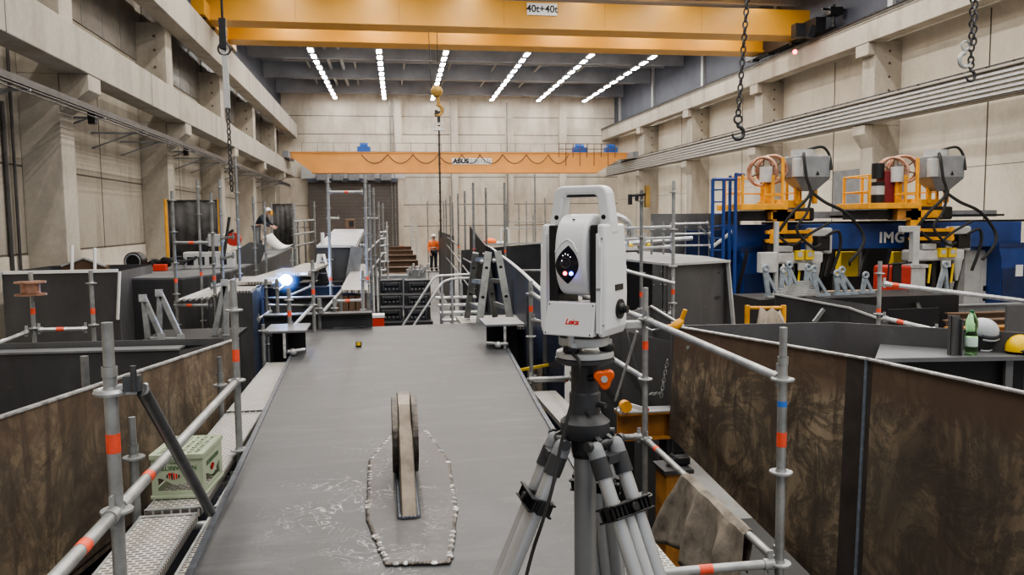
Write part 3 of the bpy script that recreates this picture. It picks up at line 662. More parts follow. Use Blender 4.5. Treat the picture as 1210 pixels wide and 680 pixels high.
for z,w in ((0,.018),(ch-.03,.03)):
    m = MB()
    for a,b,u in (((-.006,-.006),(cw+.006,-.006),0),((-.006,cd+.0),(cw+.006,cd+.0),0)): m.beam(CR(*a,z+w/2),CR(*b,z+w/2),.014,w)
    for x in (-.002,cw+.002): m.beam(CR(x,-.006,z+w/2),CR(x,cd+.006,z+w/2),.014,w)
    m.build('crate_rim',M['crate'],t,bevel=.003)
m = MB()
for i in range(7): m.beam(CR(.02+i*(cw-.04)/6,.012,ch-.008),CR(.02+i*(cw-.04)/6,cd-.012,ch-.008),.012,.014)
for j in range(9): m.beam(CR(.012,.02+j*(cd-.04)/8,ch-.01),CR(cw-.012,.02+j*(cd-.04)/8,ch-.01),.012,.014)
for i in range(3):
    for j in range(4): m.ring(CR(.06+i*.09,.065+j*.097,ch-.004),(0,0,1),.036,.004,14,5)
m.build('crate_base_grid',M['crate'],t)
Mx = frame(-ex,(0,0,-1))
text('crate_lettering','NEUMARKTER',.036,t,M['crink'],CR(cw*.5,-.003,ch*.69),Mx,.001,bold=.0008)
text('crate_lettering','LAMMSBRÄU',.016,t,M['crink'],CR(cw*.5,-.003,ch*.80),Mx,.001)
text('crate_lettering','NEUMARKTER',.04,t,M['crink'],CR(cw+.003,cd*.48,ch*.69),frame(-ey,(0,0,-1)),.001,bold=.0008)
def emblem(o, e, name_):
    m = MB(); k = MB()
    for dx,h,c in ((-.034,.02,k),(-.02,.032,m),(-.006,.042,k),(.006,.042,m),(.02,.032,m),(.034,.018,k)):
        c.beam(o+e*dx+V((0,0,-h/2)),o+e*dx+V((0,0,h/2)),.0075,.002,e.cross(V((0,0,1))))
    m.beam(o+e*-.028+V((0,0,.018)),o+e*-.008+V((0,0,.012)),.008,.002,e.cross(V((0,0,1)))); m.build(name_,M['redink'],t); k.build(name_,M['blackink'],t)
emblem(CR(cw*.42,-.003,ch*.50),ex,'crate_emblem'); emblem(CR(cw+.003,cd*.45,ch*.50),ey,'crate_emblem')

# ================================================================== LEFT RUSTED BOX
ZL = 2.4
l0 = PZ(-40,508,ZL); l1 = PZ(140,449,ZL); l2 = PZ(281,401,ZL)
t = thing('rusted_trough','long rust stained steel trough left of the walkway with a bright ground rim','steel box',(-2.3,6.5,0))
dl = (l2-l0).normalized(); nl = V((-dl.y,dl.x,0))   # nl points away from the walkway (left)
l0 = l2-dl*6.2
low = lambda p, z: V((p.x,p.y,z))
MB().hexa([low(l0,.75),low(l0,.75)+nl*.02,low(l2,1.35)+nl*.02,low(l2,1.35),l0,l0+nl*.02,l2+nl*.02,l2]).build('front_web',M['rustL'],t)
MB().beam(l0+nl*.012+V((0,0,.004)),l2+nl*.012+V((0,0,.004)),.048,.014).build('ground_rim',M['edge'],t)
k0 = PZ(-60,421,ZL-.12); k1 = PZ(212,414,ZL-.12); k0 = k1+(k0-k1)*1.4
MB().hexa([low(k0,.75),low(k0,.75)+V((0,.02,0)),low(k1,1.2)+V((0,.02,0)),low(k1,1.2),k0,k0+V((0,.02,0)),k1+V((0,.02,0)),k1]).build('rear_web',M['dark'],t)
MB().beam(k0+V((0,.10,.01)),k1+V((0,.10,.01)),.24,.02).build('rear_flange',M['dark3'],t)
MB().beam(k0+V((0,.24,.045)),k1+V((.4,.24,.045)),.02,.07).build('upper_strip',M['dark2'],t)
MB().hexa([low(k1,1.2),low(k1,1.2)+V((.02,0,0)),low(l2,1.3)+V((.02,0,0)),low(l2,1.3),k1,k1+V((.02,0,0)),l2+V((.02,0,0)),l2]).build('end_web',M['dark2'],t)
m = MB(); mid = (l0+l2)/2
m.hexa([low(l0,.8),low(l2,1.38),low(k1,1.25),low(k0,.8),low(l0,.82),low(l2,1.4),low(k1,1.27),low(k0,.82)]); m.build('floor_plate',M['black'],t)
p = PY(101,448,7.2); MB().tube((p.x,7.2,2.05),(p.x,7.2,PY(101,421,7.2).z),.032,14).build('peg',M['galvd'],t,smooth=True)
MB().bx(-4.6,-1.7,6.6,9.3,0,.75).build('trestle',M['black'],t)
m = MB(); c = PY(224,415,6.8); c = l0+dl*((c-l0).dot(dl)); m.ball((c.x-nl.x*.02,c.y-nl.y*.02,ZL-.12),.025,10,6); m.build('bolt_head',M['galvl'],t,smooth=True)

# ================================================================== TRIPOD AND MEASURING INSTRUMENT
TX, TY = PY(691,420,1.90).x, 1.90
SZ = lambda py: PY(691,py,TY).z
th = -math.atan2(TX,TY)                      # local y away from the camera
RT = RZ(th)
def TP(x,y,z): return V((TX,TY,0))+RT@V((x,y,0))+V((0,0,z))
t = thing('survey_tripod','heavy grey and black survey tripod with double tube legs standing on the deck','tripod',(TX,TY,DZ))
zp = SZ(414); m = MB()
m.lathe([(.02,zp-.001),(.069,zp-.001),(.071,zp-.006),(.071,zp-.014),(.068,zp-.016)],(TX,TY,0),40); m.build('head_plate',M['lgrey'],t,smooth=True)
m = MB(); m.lathe([(.066,zp-.016),(.073,zp-.017),(.073,zp-.026),(.060,zp-.032),(.03,zp-.033)],(TX,TY,0),40); m.build('head_rim',M['dgrey'],t,smooth=True)
z = [SZ(v) for v in (431,462,463,470,486,493,503,517,520,530)]
m = MB(); m.lathe([(.034,zp-.03),(.034,z[1]),(.036,z[2]),(.0385,z[2]-.004),(.0385,z[4]-.012),(.036,z[4]-.014),(.036,SZ(489))],(TX,TY,0),36)
m.tube(TP(.03,-.02,z[3]-.012),TP(.05,-.035,z[3]-.012),.007,10); m.tube(TP(.0,-.03,z[4]+.006),TP(.012,-.046,z[4]+.006),.006,10); m.build('column_head',M['dgrey'],t,smooth=True)
m = MB(); m.lathe([(.040,SZ(487)),(.043,SZ(490)),(.061,SZ(497)),(.061,SZ(512)),(.056,SZ(515)),(.036,SZ(518)),(.033,z[9]-.01)],(TX,TY,0),40); m.build('spider',M['dgrey'],t,smooth=True)
MB().lathe([(.031,z[9]+.012),(.031,z[9]-.02)],(TX,TY,0),28).build('column_collar',M['blk'],t,smooth=True)
MB().lathe([(.0275,z[9]-.01),(.0275,2.33),(.022,2.32),(.01,2.30)],(TX,TY,0),28).build('centre_column',M['aludk'],t,smooth=True)
# rounded triangular orange clamp knob
kc = TP(.046,-.050,SZ(442)); fx = RT@V((1,0,0)); fz = V((0,0,1)); fy = RT@V((0,-1,0))
pts = []
for k in range(36):
    a = 2*math.pi*k/36; rr = .0225*(1+.20*math.cos(3*(a-math.pi/5))); pts.append(kc+fx*(rr*math.cos(a))+fz*(rr*math.sin(a)))
kn = MB().prism([p-fy*.006 for p in pts],fy*.022).build('clamp_knob',M['knob'],t,smooth=True,bevel=.004)
MB().tube(kc+fy*.016,kc+fy*.0195,.008,18).build('knob_cap',M['lgrey'],kn,smooth=True)
MB().tube(kc-fx*.02-fy*.004,TP(.0,-.02,SZ(446)),.008,10).build('knob_shaft',M['blk'],kn,smooth=True)
# legs
ZH = SZ(520)
for nm,ang,foot,offs in (('right',-44,.56,.036),('left',-163,.515,.036),('rear',76,.50,.034)):
    a = math.radians(ang); hd = RT@V((math.cos(a),math.sin(a),0)); sd = V((-hd.y,hd.x,0))
    top = V((TX,TY,ZH))+hd*.066; ft = V((TX,TY,DZ+.012))+hd*foot; d = (ft-top).normalized()
    lg = MB()
    for s in (-1,1): lg.tube(top+sd*offs*s+d*.05,top+sd*offs*s+d*.80,.0172,20)
    L = lg.build('leg',M['alu'],t,smooth=True)
    MB().tube(top+d*.15,ft-d*.05,.0155,18).build('inner_tube',M['lgrey'],L,smooth=True)
    for s in (-1,1):
        m = MB(); o = top+sd*offs*s
        m.lathe([(.012,-.012),(.019,-.004),(.0205,.01),(.0205,.028)],o,22,Matrix(((sd.x,d.cross(sd).x,d.x),(sd.y,d.cross(sd).y,d.y),(sd.z,d.cross(sd).z,d.z))))
        m.build('sleeve_cap',M['mgrey'],L,smooth=True)
        MB().tube(top+sd*offs*s+d*.026,top+sd*offs*s+d*.075,.0218,22).build('leg_sleeve',M['dgrey'],L,smooth=True)
    # hinge: axle, lugs towards the spider
    m = MB(); m.tube(top-sd*(offs+.022)+V((0,0,.006)),top+sd*(offs+.022)+V((0,0,.006)),.0085,14)
    for s in (-1,1):
        m.tube(top+sd*s*(offs+.014)+V((0,0,.006)),top+sd*s*(offs+.026)+V((0,0,.006)),.0125,14)
        m.beam(top+sd*s*.02+V((0,0,.006)),V((TX,TY,SZ(512)))+hd*.045+sd*s*.015,.014,.022)
    m.beam(top+d*.03-sd*.02,top+d*.03+sd*.02,.02,.04,hd); m.build('hinge',M['dgrey'],L,smooth=True)
    # clamp bridging the two tubes, with ribs
    c = top+d*.155; nrm = d.cross(sd).normalized()
    R = Matrix((sd,nrm,d)).transposed()
    m = MB(); m.box(c,(.128,.016,.036),R)
    for s in (-1,1): m.tube(c+sd*offs*s-d*.016,c+sd*offs*s+d*.016,.0235,18)
    for s in (-1,1):
        for f in (-1,1): m.box(c+nrm*f*.026+d*s*.015,(.134,.010,.005),R)
        for k in range(9):
            for f in (-1,1): m.box(c+nrm*f*.024+sd*(k-4)*.0145,(.003,.008,.03),R)
    for f in (-1,1): m.box(c+nrm*f*.020,(.13,.006,.032),R); m.tube(c+nrm*f*.02,c+nrm*f*.036,.011,14)
    m.build('leg_clamp',M['blk'],L,bevel=.0015)
    c = top+d*.80; m = MB(); m.box(c,(.12,.045,.045),R); m.build('lower_clamp',M['blk'],L,bevel=.004)
    MB().tube(ft-d*.06,ft-V((0,0,.010)),.017,14,.010).build('foot',M['rubber'],L,smooth=True)

# instrument ----------------------------------------------------------------
RI = RZ(th-math.radians(25)); IX, IY = TP(-.002,0,0).x, TP(-.002,0,0).y
S_ = 1.93/950
def IZ(py): return zp+(414-py)*S_
def IP(x,y,z): return V((IX,IY,0))+RI@V((x,y,0))+V((0,0,z))
t = thing('laser_tracker','white and black laser tracker instrument with carrying handle on top of the tripod','measuring instrument',(TX,TY,zp))
def iprism(prof, y0, y1):   # profile in local x,z, extruded over y
    return MB().prism([IP(x,y0,z) for x,z in prof], RI@V((0,y1-y0,0)))
# tribrach
m = MB(); m.prism([IP(.062*math.cos(a),.062*math.sin(a),zp+.014) for a in [2*math.pi*k/48 for k in range(48)]],(0,0,.022)); m.prism([IP(.07*math.cos(a+.52)*(1 if k%2==0 else .78),.07*math.sin(a+.52)*(1 if k%2==0 else .78),zp+.012) for k,a in enumerate([2*math.pi*k/6 for k in range(6)])],(0,0,.016)); m.build('tribrach',M['lgrey'],t,bevel=.003)
for k in range(3):
    a = math.radians(-100+120*k); c = IP(.055*math.cos(a),.055*math.sin(a),0)
    m = MB(); m.lathe([(.006,zp),(.017,zp+.001),(.019,zp+.004),(.019,zp+.013),(.017,zp+.016),(.006,zp+.0165)],c,20); m.build('foot_screw',M['blk'],t,smooth=True)
zb = IZ(393); zs = IZ(264); zt = IZ(217)
# side covers (white), from base to shoulder
for s in (-1,1):
    prof = [(s*.064,zb+.004),(s*.078,zb-.002),(s*.086,zb+.02),(s*.088,zb+.10),(s*.085,zb+.19),(s*.080,zs+.004),(s*.064,zs+.004)]
    o = iprism(prof,-.066,.066).build('side_cover',M['white'],t,bevel=.007,seg=3,smooth=False)
    fp = [(s*.065,zb+.012),(s*.077,zb+.010),(s*.079,zb+.22),(s*.075,zs-.05),(s*.069,zs-.018),(s*.065,zs-.018)]
    m = iprism(fp,-.074,-.06); m.build('front_cover',M['white'],o,bevel=.004)
m = MB(); m.tube(IP(.086,.015,zb+.062),IP(.092,.015,zb+.062),.024,26); m.tube(IP(.091,.015,zb+.062),IP(.100,.015,zb+.062),.016,24,.011); m.tube(IP(.100,.015,zb+.062),IP(.109,.015,zb+.062),.009,16); m.build('side_knob',M['blk'],t,smooth=True)
MB().box(IP(.0885,.01,zb+.115),(.003,.045,.014),RI).build('type_plate',M['blk'],t)
MB().box(IP(.072,-.0745,zb+.115),(.010,.002,.005),RI).build('cover_mark',M['greyink'],t)
m = MB()
for x,z in ((.077,zs-.03),(.081,zb+.03)): m.tube(IP(x,-.067,z),IP(x,-.065,z),.0025,10)
m.build('cover_screw',M['greyink'],t)
# black inner columns and bed
for s in (-1,1):
    iprism([(s*.041,zb+.002),(s*.066,zb+.002),(s*.066,zs+.002),(s*.043,zs+.002)],-.058,.06).build('inner_column',M['blk'],t,bevel=.004)
iprism([(-.058,zb),(.058,zb),(.058,zb+.075),(-.058,zb+.075)],-.055,.06).build('lower_bed',M['blk'],t,bevel=.004)
# handle arch
arch = [(-.083,zs-.02),(-.081,zs+.012),(-.070,zt-.018),(-.063,zt-.005),(-.050,zt),(.050,zt),(.063,zt-.005),(.070,zt-.018),(.081,zs+.012),(.083,zs-.02),(.058,zs-.02),(.052,zs),(.050,zs+.022),(.0455,zt-.030),(.038,zt-.021),(-.038,zt-.021),(-.0455,zt-.030),(-.050,zs+.022),(-.052,zs),(-.058,zs-.02)]
h = iprism(arch,-.022,.024).build('carrying_handle',M['white'],t,bevel=.006,seg=3)
iprism([(-.040,zt-.0215),(.040,zt-.0215),(.040,zt-.027),(-.040,zt-.027)],-.013,.015).build('handle_grip',M['dgrey'],h,bevel=.002)
for s in (-1,1): MB().tube(IP(s*.062,-.0185,zs+.020),IP(s*.062,-.0225,zs+.020),.0058,16).build('handle_screw',M['blk'],h,smooth=True)
# telescope head: thick rounded drum turning between the columns
zc = IZ(297.5); prof = []
for k in range(40):
    a = 2*math.pi*k/40; y = .076*math.cos(a); z_ = .098*math.sin(a)
    if y < 0: y = -abs(.080*abs(math.cos(a))**.62)
    prof.append((y,z_+zc-.002))
hd_ = MB().prism([IP(-.040,y,z) for y,z in prof],RI@V((.080,0,0))).build('telescope_head',M['white'],t,smooth=True,bevel=.008,seg=3)
# eye-shaped black window, slightly domed, following the front
def headfront(z):
    u = max(-1,min(1,(z-(zc-.002))/.098)); return -.080*max(0,1-u*u)**.31
m = MB(); rows = []; zw = IZ(309); wh = .046; ww = .030; vs = []
nr, nc = 18, 10
for j in range(nr+1):
    v = -1+2*j/nr; hw = ww*max(.0,(1-abs(v)**1.9)); zz = zw+v*wh
    for i in range(nc+1):
        u = -1+2*i/nc; vs.append(IP(-.006+u*hw+.004*v,headfront(zz)-.0012-.0035*(1-u*u)*(1-v*v),zz))
fs = [(j*(nc+1)+i,j*(nc+1)+i+1,(j+1)*(nc+1)+i+1,(j+1)*(nc+1)+i) for j in range(nr) for i in range(nc)]
m.add(vs,fs); lw = m.build('lens_window',M['lens'],hd_,smooth=True)
for x,mt in ((-.011,'redl'),(.005,'bluel')):
    zz = zw-.020; MB().ball(IP(x,headfront(zz)-.005,zz),.0048,12,8).build('diode',M[mt],lw,smooth=True)
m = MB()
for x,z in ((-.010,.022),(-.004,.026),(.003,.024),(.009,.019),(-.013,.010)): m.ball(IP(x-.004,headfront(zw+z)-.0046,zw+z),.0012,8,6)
m.build('lens_glint',M['wdot'],lw)  # glints on the lens, put in as tiny glowing beads
m = MB(); m.ring(IP(-.008,headfront(zw+.006)-.0035,zw+.005),RI@V((0,1,0)),.012,.0016,24,6); m.build('lens_ring',M['dgrey'],lw)
pts = [IP(-.006+x,headfront(zw+z)-.0006,zw+z) for x,z in ((-.030,.030),(-.015,.052),(.0,.060),(.014,.052),(.027,.030))]
MB().path(pts,.0022,6).build('brow_ridge',M['white'],hd_,smooth=True)
m = MB()
for k in range(9):
    zz = zc+.086-.0*k; x = -.028+k*.006
    for y in (-.045,-.035,-.025): m.box(IP(x,y,headtop if False else zc-.002+.098*math.sqrt(max(0,1-(y/.080)**3.2 if y<0 else 1)) if False else zc+.086+.0*y),(.0025,.006,.0015),RI)
MB().prism([IP(.0395,.0,zc-.035),IP(.0395,-.045,zc-.012),IP(.0395,-.028,zc+.03),IP(.0395,.0,zc+.04)],RI@V((.004,0,0))).build('side_recess',M['blk'],hd_)
m = MB(); m.box(IP(0,-.052,zc+.083),(.004,.010,.003),RI); m.build('sight_mark',M['dgrey'],hd_)
# tilted front panel with the maker's name
z0,z1 = zb+.002,zb+.082
pf = [IP(-.070,-.083,z0),IP(.060,-.083,z0),IP(.064,-.072,z1),IP(-.062,-.072,z1)]
fp = MB().prism(pf,RI@V((0,.03,0))).build('front_panel',M['white'],t,bevel=.003)
px_ = RI@V((1,0,0)); pz_ = (IP(0,-.072,z1)-IP(0,-.083,z0)).normalized()
pn = px_.cross(pz_)
text('maker_script','Leica',.0185,fp,M['redink'],IP(.005,-.0775,(z0+z1)/2-.006)+pn*.0010,frame(px_,pz_),.0006,shear=.35,space=.92,bold=.0004)
m = MB()
for x,z in ((.057,z1-.006),(.053,z0+.006),(-.063,z0+.006),(-.056,z1-.006)): m.ball(IP(x,-.083+.011*(z-z0)/(z1-z0)-.0005,z),.0018,8,6)
m.build('panel_screw',M['blackink'],fp)
# cable from the instrument down the near leg
c0 = IP(-.006,-.060,zb-.012)
m = MB(); m.tube(c0+V((0,0,.012)),c0-V((0,0,.012)),.009,14); m.tube(c0-V((0,0,.010)),c0-V((0,0,.028)),.0065,12); m.build('cable_plug',M['lgrey'],t,smooth=True)
cp = [c0-V((0,0,.026))]+[PY(px,py,y) for px,py,y in ((685,430,1.80),(681,455,1.80),(674,482,1.79),(666,512,1.77),(659,545,1.75),(652,580,1.72),(640,620,1.70),(630,650,1.70),(620,690,1.68),(611,740,1.66))]
tp = cp[-1].copy(); cp += [V((tp.x-.05,tp.y-.02,2.30)),V((tp.x-.10,tp.y-.05,2.03)),V((tp.x-.25,tp.y-.2,2.012)),V((tp.x-.5,tp.y-.6,2.012))]
def smooth_path(p, k=4):
    out = []
    for i in range(len(p)-1):
        a,b,c,d = p[max(i-1,0)],p[i],p[i+1],p[min(i+2,len(p)-1)]
        for j in range(k):
            s = j/k; out.append(.5*((2*b)+(c-a)*s+(2*a-5*b+4*c-d)*s*s+(-a+3*b-3*c+d)*s**3))
    return out+[p[-1]]
t = solo(MB().path(smooth_path([V(p) for p in cp]),.0042,8),'instrument_cable',M['rubber'],'black cable running from the white instrument down along the tripod','cable',smooth=True)
MB().path([cp[3].lerp(cp[4],.05),cp[3].lerp(cp[4],.75)],.0062,10).build('cable_sleeve',M['lgrey'],None) if False else None

# ================================================================== RIGHT GUARD RAIL SCAFFOLD
t = thing('guard_rail_scaffold','grey tube guard rail scaffold with red tape bands right of the tripod','scaffold',(2.1,6,0))
P1 = (2.055,3.90); P2 = (2.105,6.30); P0 = (2.13,8.85)
def zat(px,py,y): return PY(px,py,y).z
pole(t,*P1,0,zat(930,387,3.9),[2.75,2.25,1.75,1.25,.75],[(zat(928,519,3.9),.078)],spigot=.155,n=18,r=.0245)
m = MB(); m.tube((P1[0],P1[1],zat(929,477,3.9)-.015),(P1[0],P1[1],zat(929,477,3.9)+.015),.0252,18); m.build('blue_tape',M['bluetape'],t,smooth=True)
pole(t,*P2,0,zat(768,340,6.3),[2.78,2.28,1.78,1.30,.8],[(zat(768,408,6.3),.07)],spigot=.0,n=14)
pole(t,*P0,0,3.25,[3.0,2.5,2.0,1.5,1.0])
ledger(t,(*P2,2.78),(*P1,2.75),name='guard_rail',n=16)
ledger(t,(*P2,1.78),(*P1,1.75),[(.13,.05)],name='lower_rail',n=16)
ledger(t,(*P0,2.78),(*P2,2.78),name='guard_rail'); ledger(t,(*P0,2.28),(*P2,2.28),name='lower_rail')
ledger(t,(1.22,3.9,1.75),(*P1,1.75),[(.50,.075)],name='transom',n=16)
ledger(t,(1.4,6.3,1.80),(*P2,1.80),name='transom'); ledger(t,(1.55,8.85,1.80),(*P0,1.80),name='transom')
MB().tube(PY(753,392,6.5),PY(727,474,6.9),.012,10).build('diagonal_rod',M['galvl'],t,smooth=True)
MB().box(PY(748,384,6.3),(.14,.06,.07)).build('coupler',M['galvl'],t,bevel=.012)
for a_,b_,x0 in ((2.3,6.25,1.30),(6.33,8.8,1.62)): MB().bx(x0,x0+.26,a_,b_,1.62,1.67).build('plank',M['plank'],t)
# small yellow lever hoist hanging on the rail
q = PY(800,384,6.0)
t = thing('lever_hoist','small yellow lever hoist lying on the rim of the right trough','hoist',q)
m = MB(); m.ball(q,(.07,.04,.035),12,8,Matrix.Rotation(-.7,3,'Y')); m.tube(q+V((.03,0,.02)),q+V((.06,-.02,.12)),.018,10); m.tube(q,q+V((-.13,0,-.02)),.015,8); m.build('hoist_body',M['yel'],t,smooth=True)
m = MB(); m.path([q+V((-.12,0,-.02)),q+V((-.2,.02,-.04)),q+V((-.24,.04,-.02))],.008,6); m.build('hoist_chain',M['galvl'],t)

# cloth draped over the lower rail
A_ = V((*P2,1.78)); B_ = V((*P1,1.75))
def railpt(s): return A_.lerp(B_,s)
fc = None
for k in range(200):
    pass
def proj(p):
    d = V(p)-EYE; z = d.dot(fw); return 605+F*d.dot(rt)/z, 340-F*d.dot(up)/z
s0 = min(range(100), key=lambda i: abs(proj(railpt(i/100))[0]-812))/100; s1 = min(range(100), key=lambda i: abs(proj(railpt(i/100))[0]-884))/100
m = MB(); NU, NV = 26, 30; vs = []; sdv = V((-1,0,0))
for i in range(NU+1):
    u = i/NU; s = s0+(s1-s0)*u; c = railpt(s)
    for j in range(NV+1):
        v = j/NV*2-1; L = (.62-.12*math.sin(u*4)) if v < 0 else (.42+.10*math.sin(u*4+1))
        dst = abs(v)*L; side = -1 if v < 0 else 1
        ang = min(dst/.03,math.pi/2); hx = .03*math.sin(ang)*side; hz = .03*math.cos(ang) if dst < .047 else -(dst-.047)
        amp = min(1,dst/.25); fold = .035*amp*math.sin(u*15+v*2.2)+.02*amp*math.sin(u*31+2*v)
        spread = 1+.55*dst*(1.0 if v < 0 else -.4)
        cc = railpt(s0+(s1-s0)*(.5+(u-.5)*spread)-.05*dst)
        vs.append(V((cc.x+hx+fold+side*.10*dst*(2.2 if v<0 else .6),cc.y,c.z+hz+.004+.01*math.sin(9*u)*amp)))
fs = [(i*(NV+1)+j,(i+1)*(NV+1)+j,(i+1)*(NV+1)+j+1,i*(NV+1)+j+1) for i in range(NU) for j in range(NV)]
m.add(vs,fs); o = solo(m,'draped_cloth',M['cloth'],'grey brown work cloth draped over the lower scaffold rail on the right','cloth',smooth=True)
sm = o.modifiers.new('thick','SOLIDIFY'); sm.thickness = .006

# ================================================================== RIGHT RUSTED BOX
ZR = 2.6
r0 = PZ(797,386,ZR); r1 = PZ(1025,425,ZR); r2 = PZ(1215,466,ZR)
r3 = r2+(r2-r1)*1.2
b0 = V((r0.x-.06,r0.y,PY(787,515,r0.y).z)); 
e = PZ(985,418,ZR); bz = PY(985,680,e.y+.15).z
def botz(p): f = (p-r0).length/(e-r0).length; return max(.35,b0.z+(bz-b0.z)*f)
t = thing('rusted_box','long rust stained steel box with bright upper rim and blue weld seam at right','steel box',(r1.x+.5,6,0))
nr_ = lambda a,b: V(((b-a).y,-(b-a).x,0)).normalized()*-1
def web(a,b,za,zb_,mt,name,th=.02,par=None,lean=-.05):
    d = (b-a).normalized(); n = V((-d.y,d.x,0)); 
    if n.y < 0: n = -n
    A0 = V((a.x+lean,a.y,za)); B0 = V((b.x+lean,b.y,zb_))
    return MB().hexa([A0,B0,B0+n*th,A0+n*th,a,b,b+n*th,a+n*th]).build(name,M[mt],par or t)
w1 = web(r0,r1,botz(r0),botz(r1),'rustR','web_plate'); w2 = web(r1,r3,botz(r1),max(.3,botz(r3)),'rustR','web_plate')
# darker heat band and weld bead at the seam, set just proud of the plates
d1 = (r1-r0).normalized(); f_ = V((d1.y,-d1.x,0))
if f_.y > 0: f_ = -f_
for a_,b_,off in ((-.17,-.012,.002),(.012,.05,.002)):
    pa, pb = r1+d1*a_ if a_<0 else r1+(r2-r1).normalized()*a_, r1+d1*b_ if b_<0 else r1+(r2-r1).normalized()*b_
    lo = V((-.05,0,botz(r1)-ZR))
    MB().hexa([pa+lo+f_*off,pb+lo+f_*off,pb+lo,pa+lo,pa+f_*off,pb+f_*off,pb,pa]).build('heat_band',M['seamband'],t)
m = MB(); n = 150
for k in range(n):
    c = r1.lerp(r1+V((-.05,0,botz(r1)-ZR)),k/n)+f_*.004; m.ball(c,(.019,.008,.018),8,5)
m.build('weld_seam',M['seam'],t,smooth=True)
for a,b in ((r0,r1),(r1,r3)):
    m = MB(); m.beam(a+V((0,.01,.003)),b+V((0,.01,.003)),.048,.012); m.build('ground_rim',M['edge'],t)
b1 = PZ(985,381,ZR); b2 = PZ(1118,392,ZR); bz0 = PZ(806,385,ZR)
web(bz0,b1,1.4,1.2,'dark2','rear_web',lean=0); web(b1,b2+V((.6,-.25,0)),1.2,.9,'dark2','rear_web',lean=0)
web(r0,bz0+V((.02,.3,0)),1.4,1.4,'dark','end_web',lean=0)
MB().bx(2.6,6.6,4.2,8.0,.0,.34).build('trestle',M['black'],t)
m = MB(); c = r0.lerp(r1,.10); m.tube(c+f_*.001+V((0,0,-.17)),c+f_*.02+V((0,0,-.17)),.018,12); m.build('stud',M['galv'],t,smooth=True)
# shelf-like stiffener inside the box
ZS = 2.42
s_a = PZ(1034,424,ZS); s_b = PZ(1240,421,ZS); s_c = s_b+V((.3,.62,0)); s_d = s_a+V((.55,.75,0))
sh = MB().hexa([V((p.x,p.y,ZS-.035)) for p in (s_a,s_b,s_c,s_d)]+[s_a,s_b,s_c,s_d]).build('stiffener_shelf',M['dark3'],t)
p = s_a.lerp(s_b,.80); MB().bx(p.x-.035,p.x+.035,p.y+.05,p.y+.08,1.3,ZS-.035).build('stiffener_post',M['dark3'],t)
MB().hexa([s_a+V((0,.12,-1.6)),s_b+V((0,.12,-1.6)),s_b+V((0,.14,-1.6)),s_a+V((0,.14,-1.6)),s_a+V((0,.12,-.035)),s_b+V((0,.12,-.035)),s_b+V((0,.14,-.035)),s_a+V((0,.14,-.035))]).build('stiffener_web',M['black'],t)
# short upright channel standing on the shelf
c = PZ(1133,420,ZS); hgt = PY(1133,373,c.y).z-ZS
m = MB(); m.bx(c.x-.075,c.x+.0,c.y-.0,c.y+.012,ZS,ZS+hgt); m.bx(c.x-.0,c.x+.012,c.y-.03,c.y+.13,ZS,ZS+hgt-.03); m.bx(c.x+.0,c.x+.075,c.y+.12,c.y+.132,ZS,ZS+hgt-.03); m.bx(c.x-.075,c.x-.065,c.y-.03,c.y+.05,ZS,ZS+hgt)
solo(m,'steel_profile',M['dark2'],'short dark steel profile standing upright on the shelf beside the green bottle','steel profile',bevel=.002)

# bottle
c = PZ(1152,421,ZS); c.y += .05; hb = PY(1152,367,c.y).z-ZS
t = thing('water_bottle','green plastic water bottle with pale label on the steel shelf','bottle',c)
k = hb; prof = [(.02,0),(.036,.004),(.041,.02),(.0385,.06),(.041,.10),(.0415,.22),(.0405,.42),(.039,.47),(.033,.52),(.0325,.54),(.038,.58),(.041,.68),(.040,.76),(.033,.845),(.02,.91),(.0135,.945),(.0135,.955)]
prof = [(r_*1.2,z_*k if i>1 else z_) for i,(r_,z_) in enumerate(prof)]
MB().lathe(prof,c,32).build('bottle_body',M['green'],t,smooth=True)
MB().lathe([(.0494,.20*k),(.0504,.21*k),(.0504,.40*k),(.0494,.41*k)],c,32).build('bottle_label',M['mint'],t,smooth=True)
MB().lathe([(.0185,.950*k),(.0185,.998*k),(.014,k)],c,20).build('bottle_cap',M['capg'],t,smooth=True)
# welding / grinding helmet with clear visor
c = PZ(1180,419,ZS)+V((.03,.14,0)); Rh = RZ(math.radians(-28))
t = thing('face_shield_helmet','grey protective helmet with clear face shield lying on the steel shelf','helmet',c)
def dome(m, c, rx, ry, rz, R, cut=-.1, n=22, mm=10, ang=1.0):
    vs = []
    for j in range(mm+1):
        a = cut+(math.pi/2-cut)*j/mm
        for i in range(n): tt = 2*math.pi*i/n; vs.append(V(c)+R@V((rx*max(math.cos(a),.002)*math.cos(tt),ry*max(math.cos(a),.002)*math.sin(tt),rz*math.sin(a))))
    m.add(vs,[(j*n+i,j*n+(i+1)%n,(j+1)*n+(i+1)%n,(j+1)*n+i) for j in range(mm) for i in range(n)]); return m
fwd_ = V((.80,-.48,-.22)).normalized(); upv = V((-.45,-.05,.85)); upv = (upv-fwd_*upv.dot(fwd_)).normalized(); Rd = Matrix((fwd_,upv.cross(fwd_),upv)).transposed()
hc = c+V((-.055,.02,.118))
o = dome(MB(),hc,.125,.10,.115,Rd,cut=-.12).build('helmet_shell',M['helm'],t,smooth=True); sm = o.modifiers.new('thick','SOLIDIFY'); sm.thickness = .004
def shield(a,z,k=1.0): return hc+Rd@V((.128*math.cos(a)*k,.108*math.sin(a)*k,z))
vs = [shield(math.radians(-85+170*i/16),-.03-.014*j,1.0-.012*j) for j in range(9) for i in range(17)]
MB().add(vs,[(j*17+i,j*17+i+1,(j+1)*17+i+1,(j+1)*17+i) for j in range(8) for i in range(16)]).build('clear_visor',M['clear'],t,smooth=True)
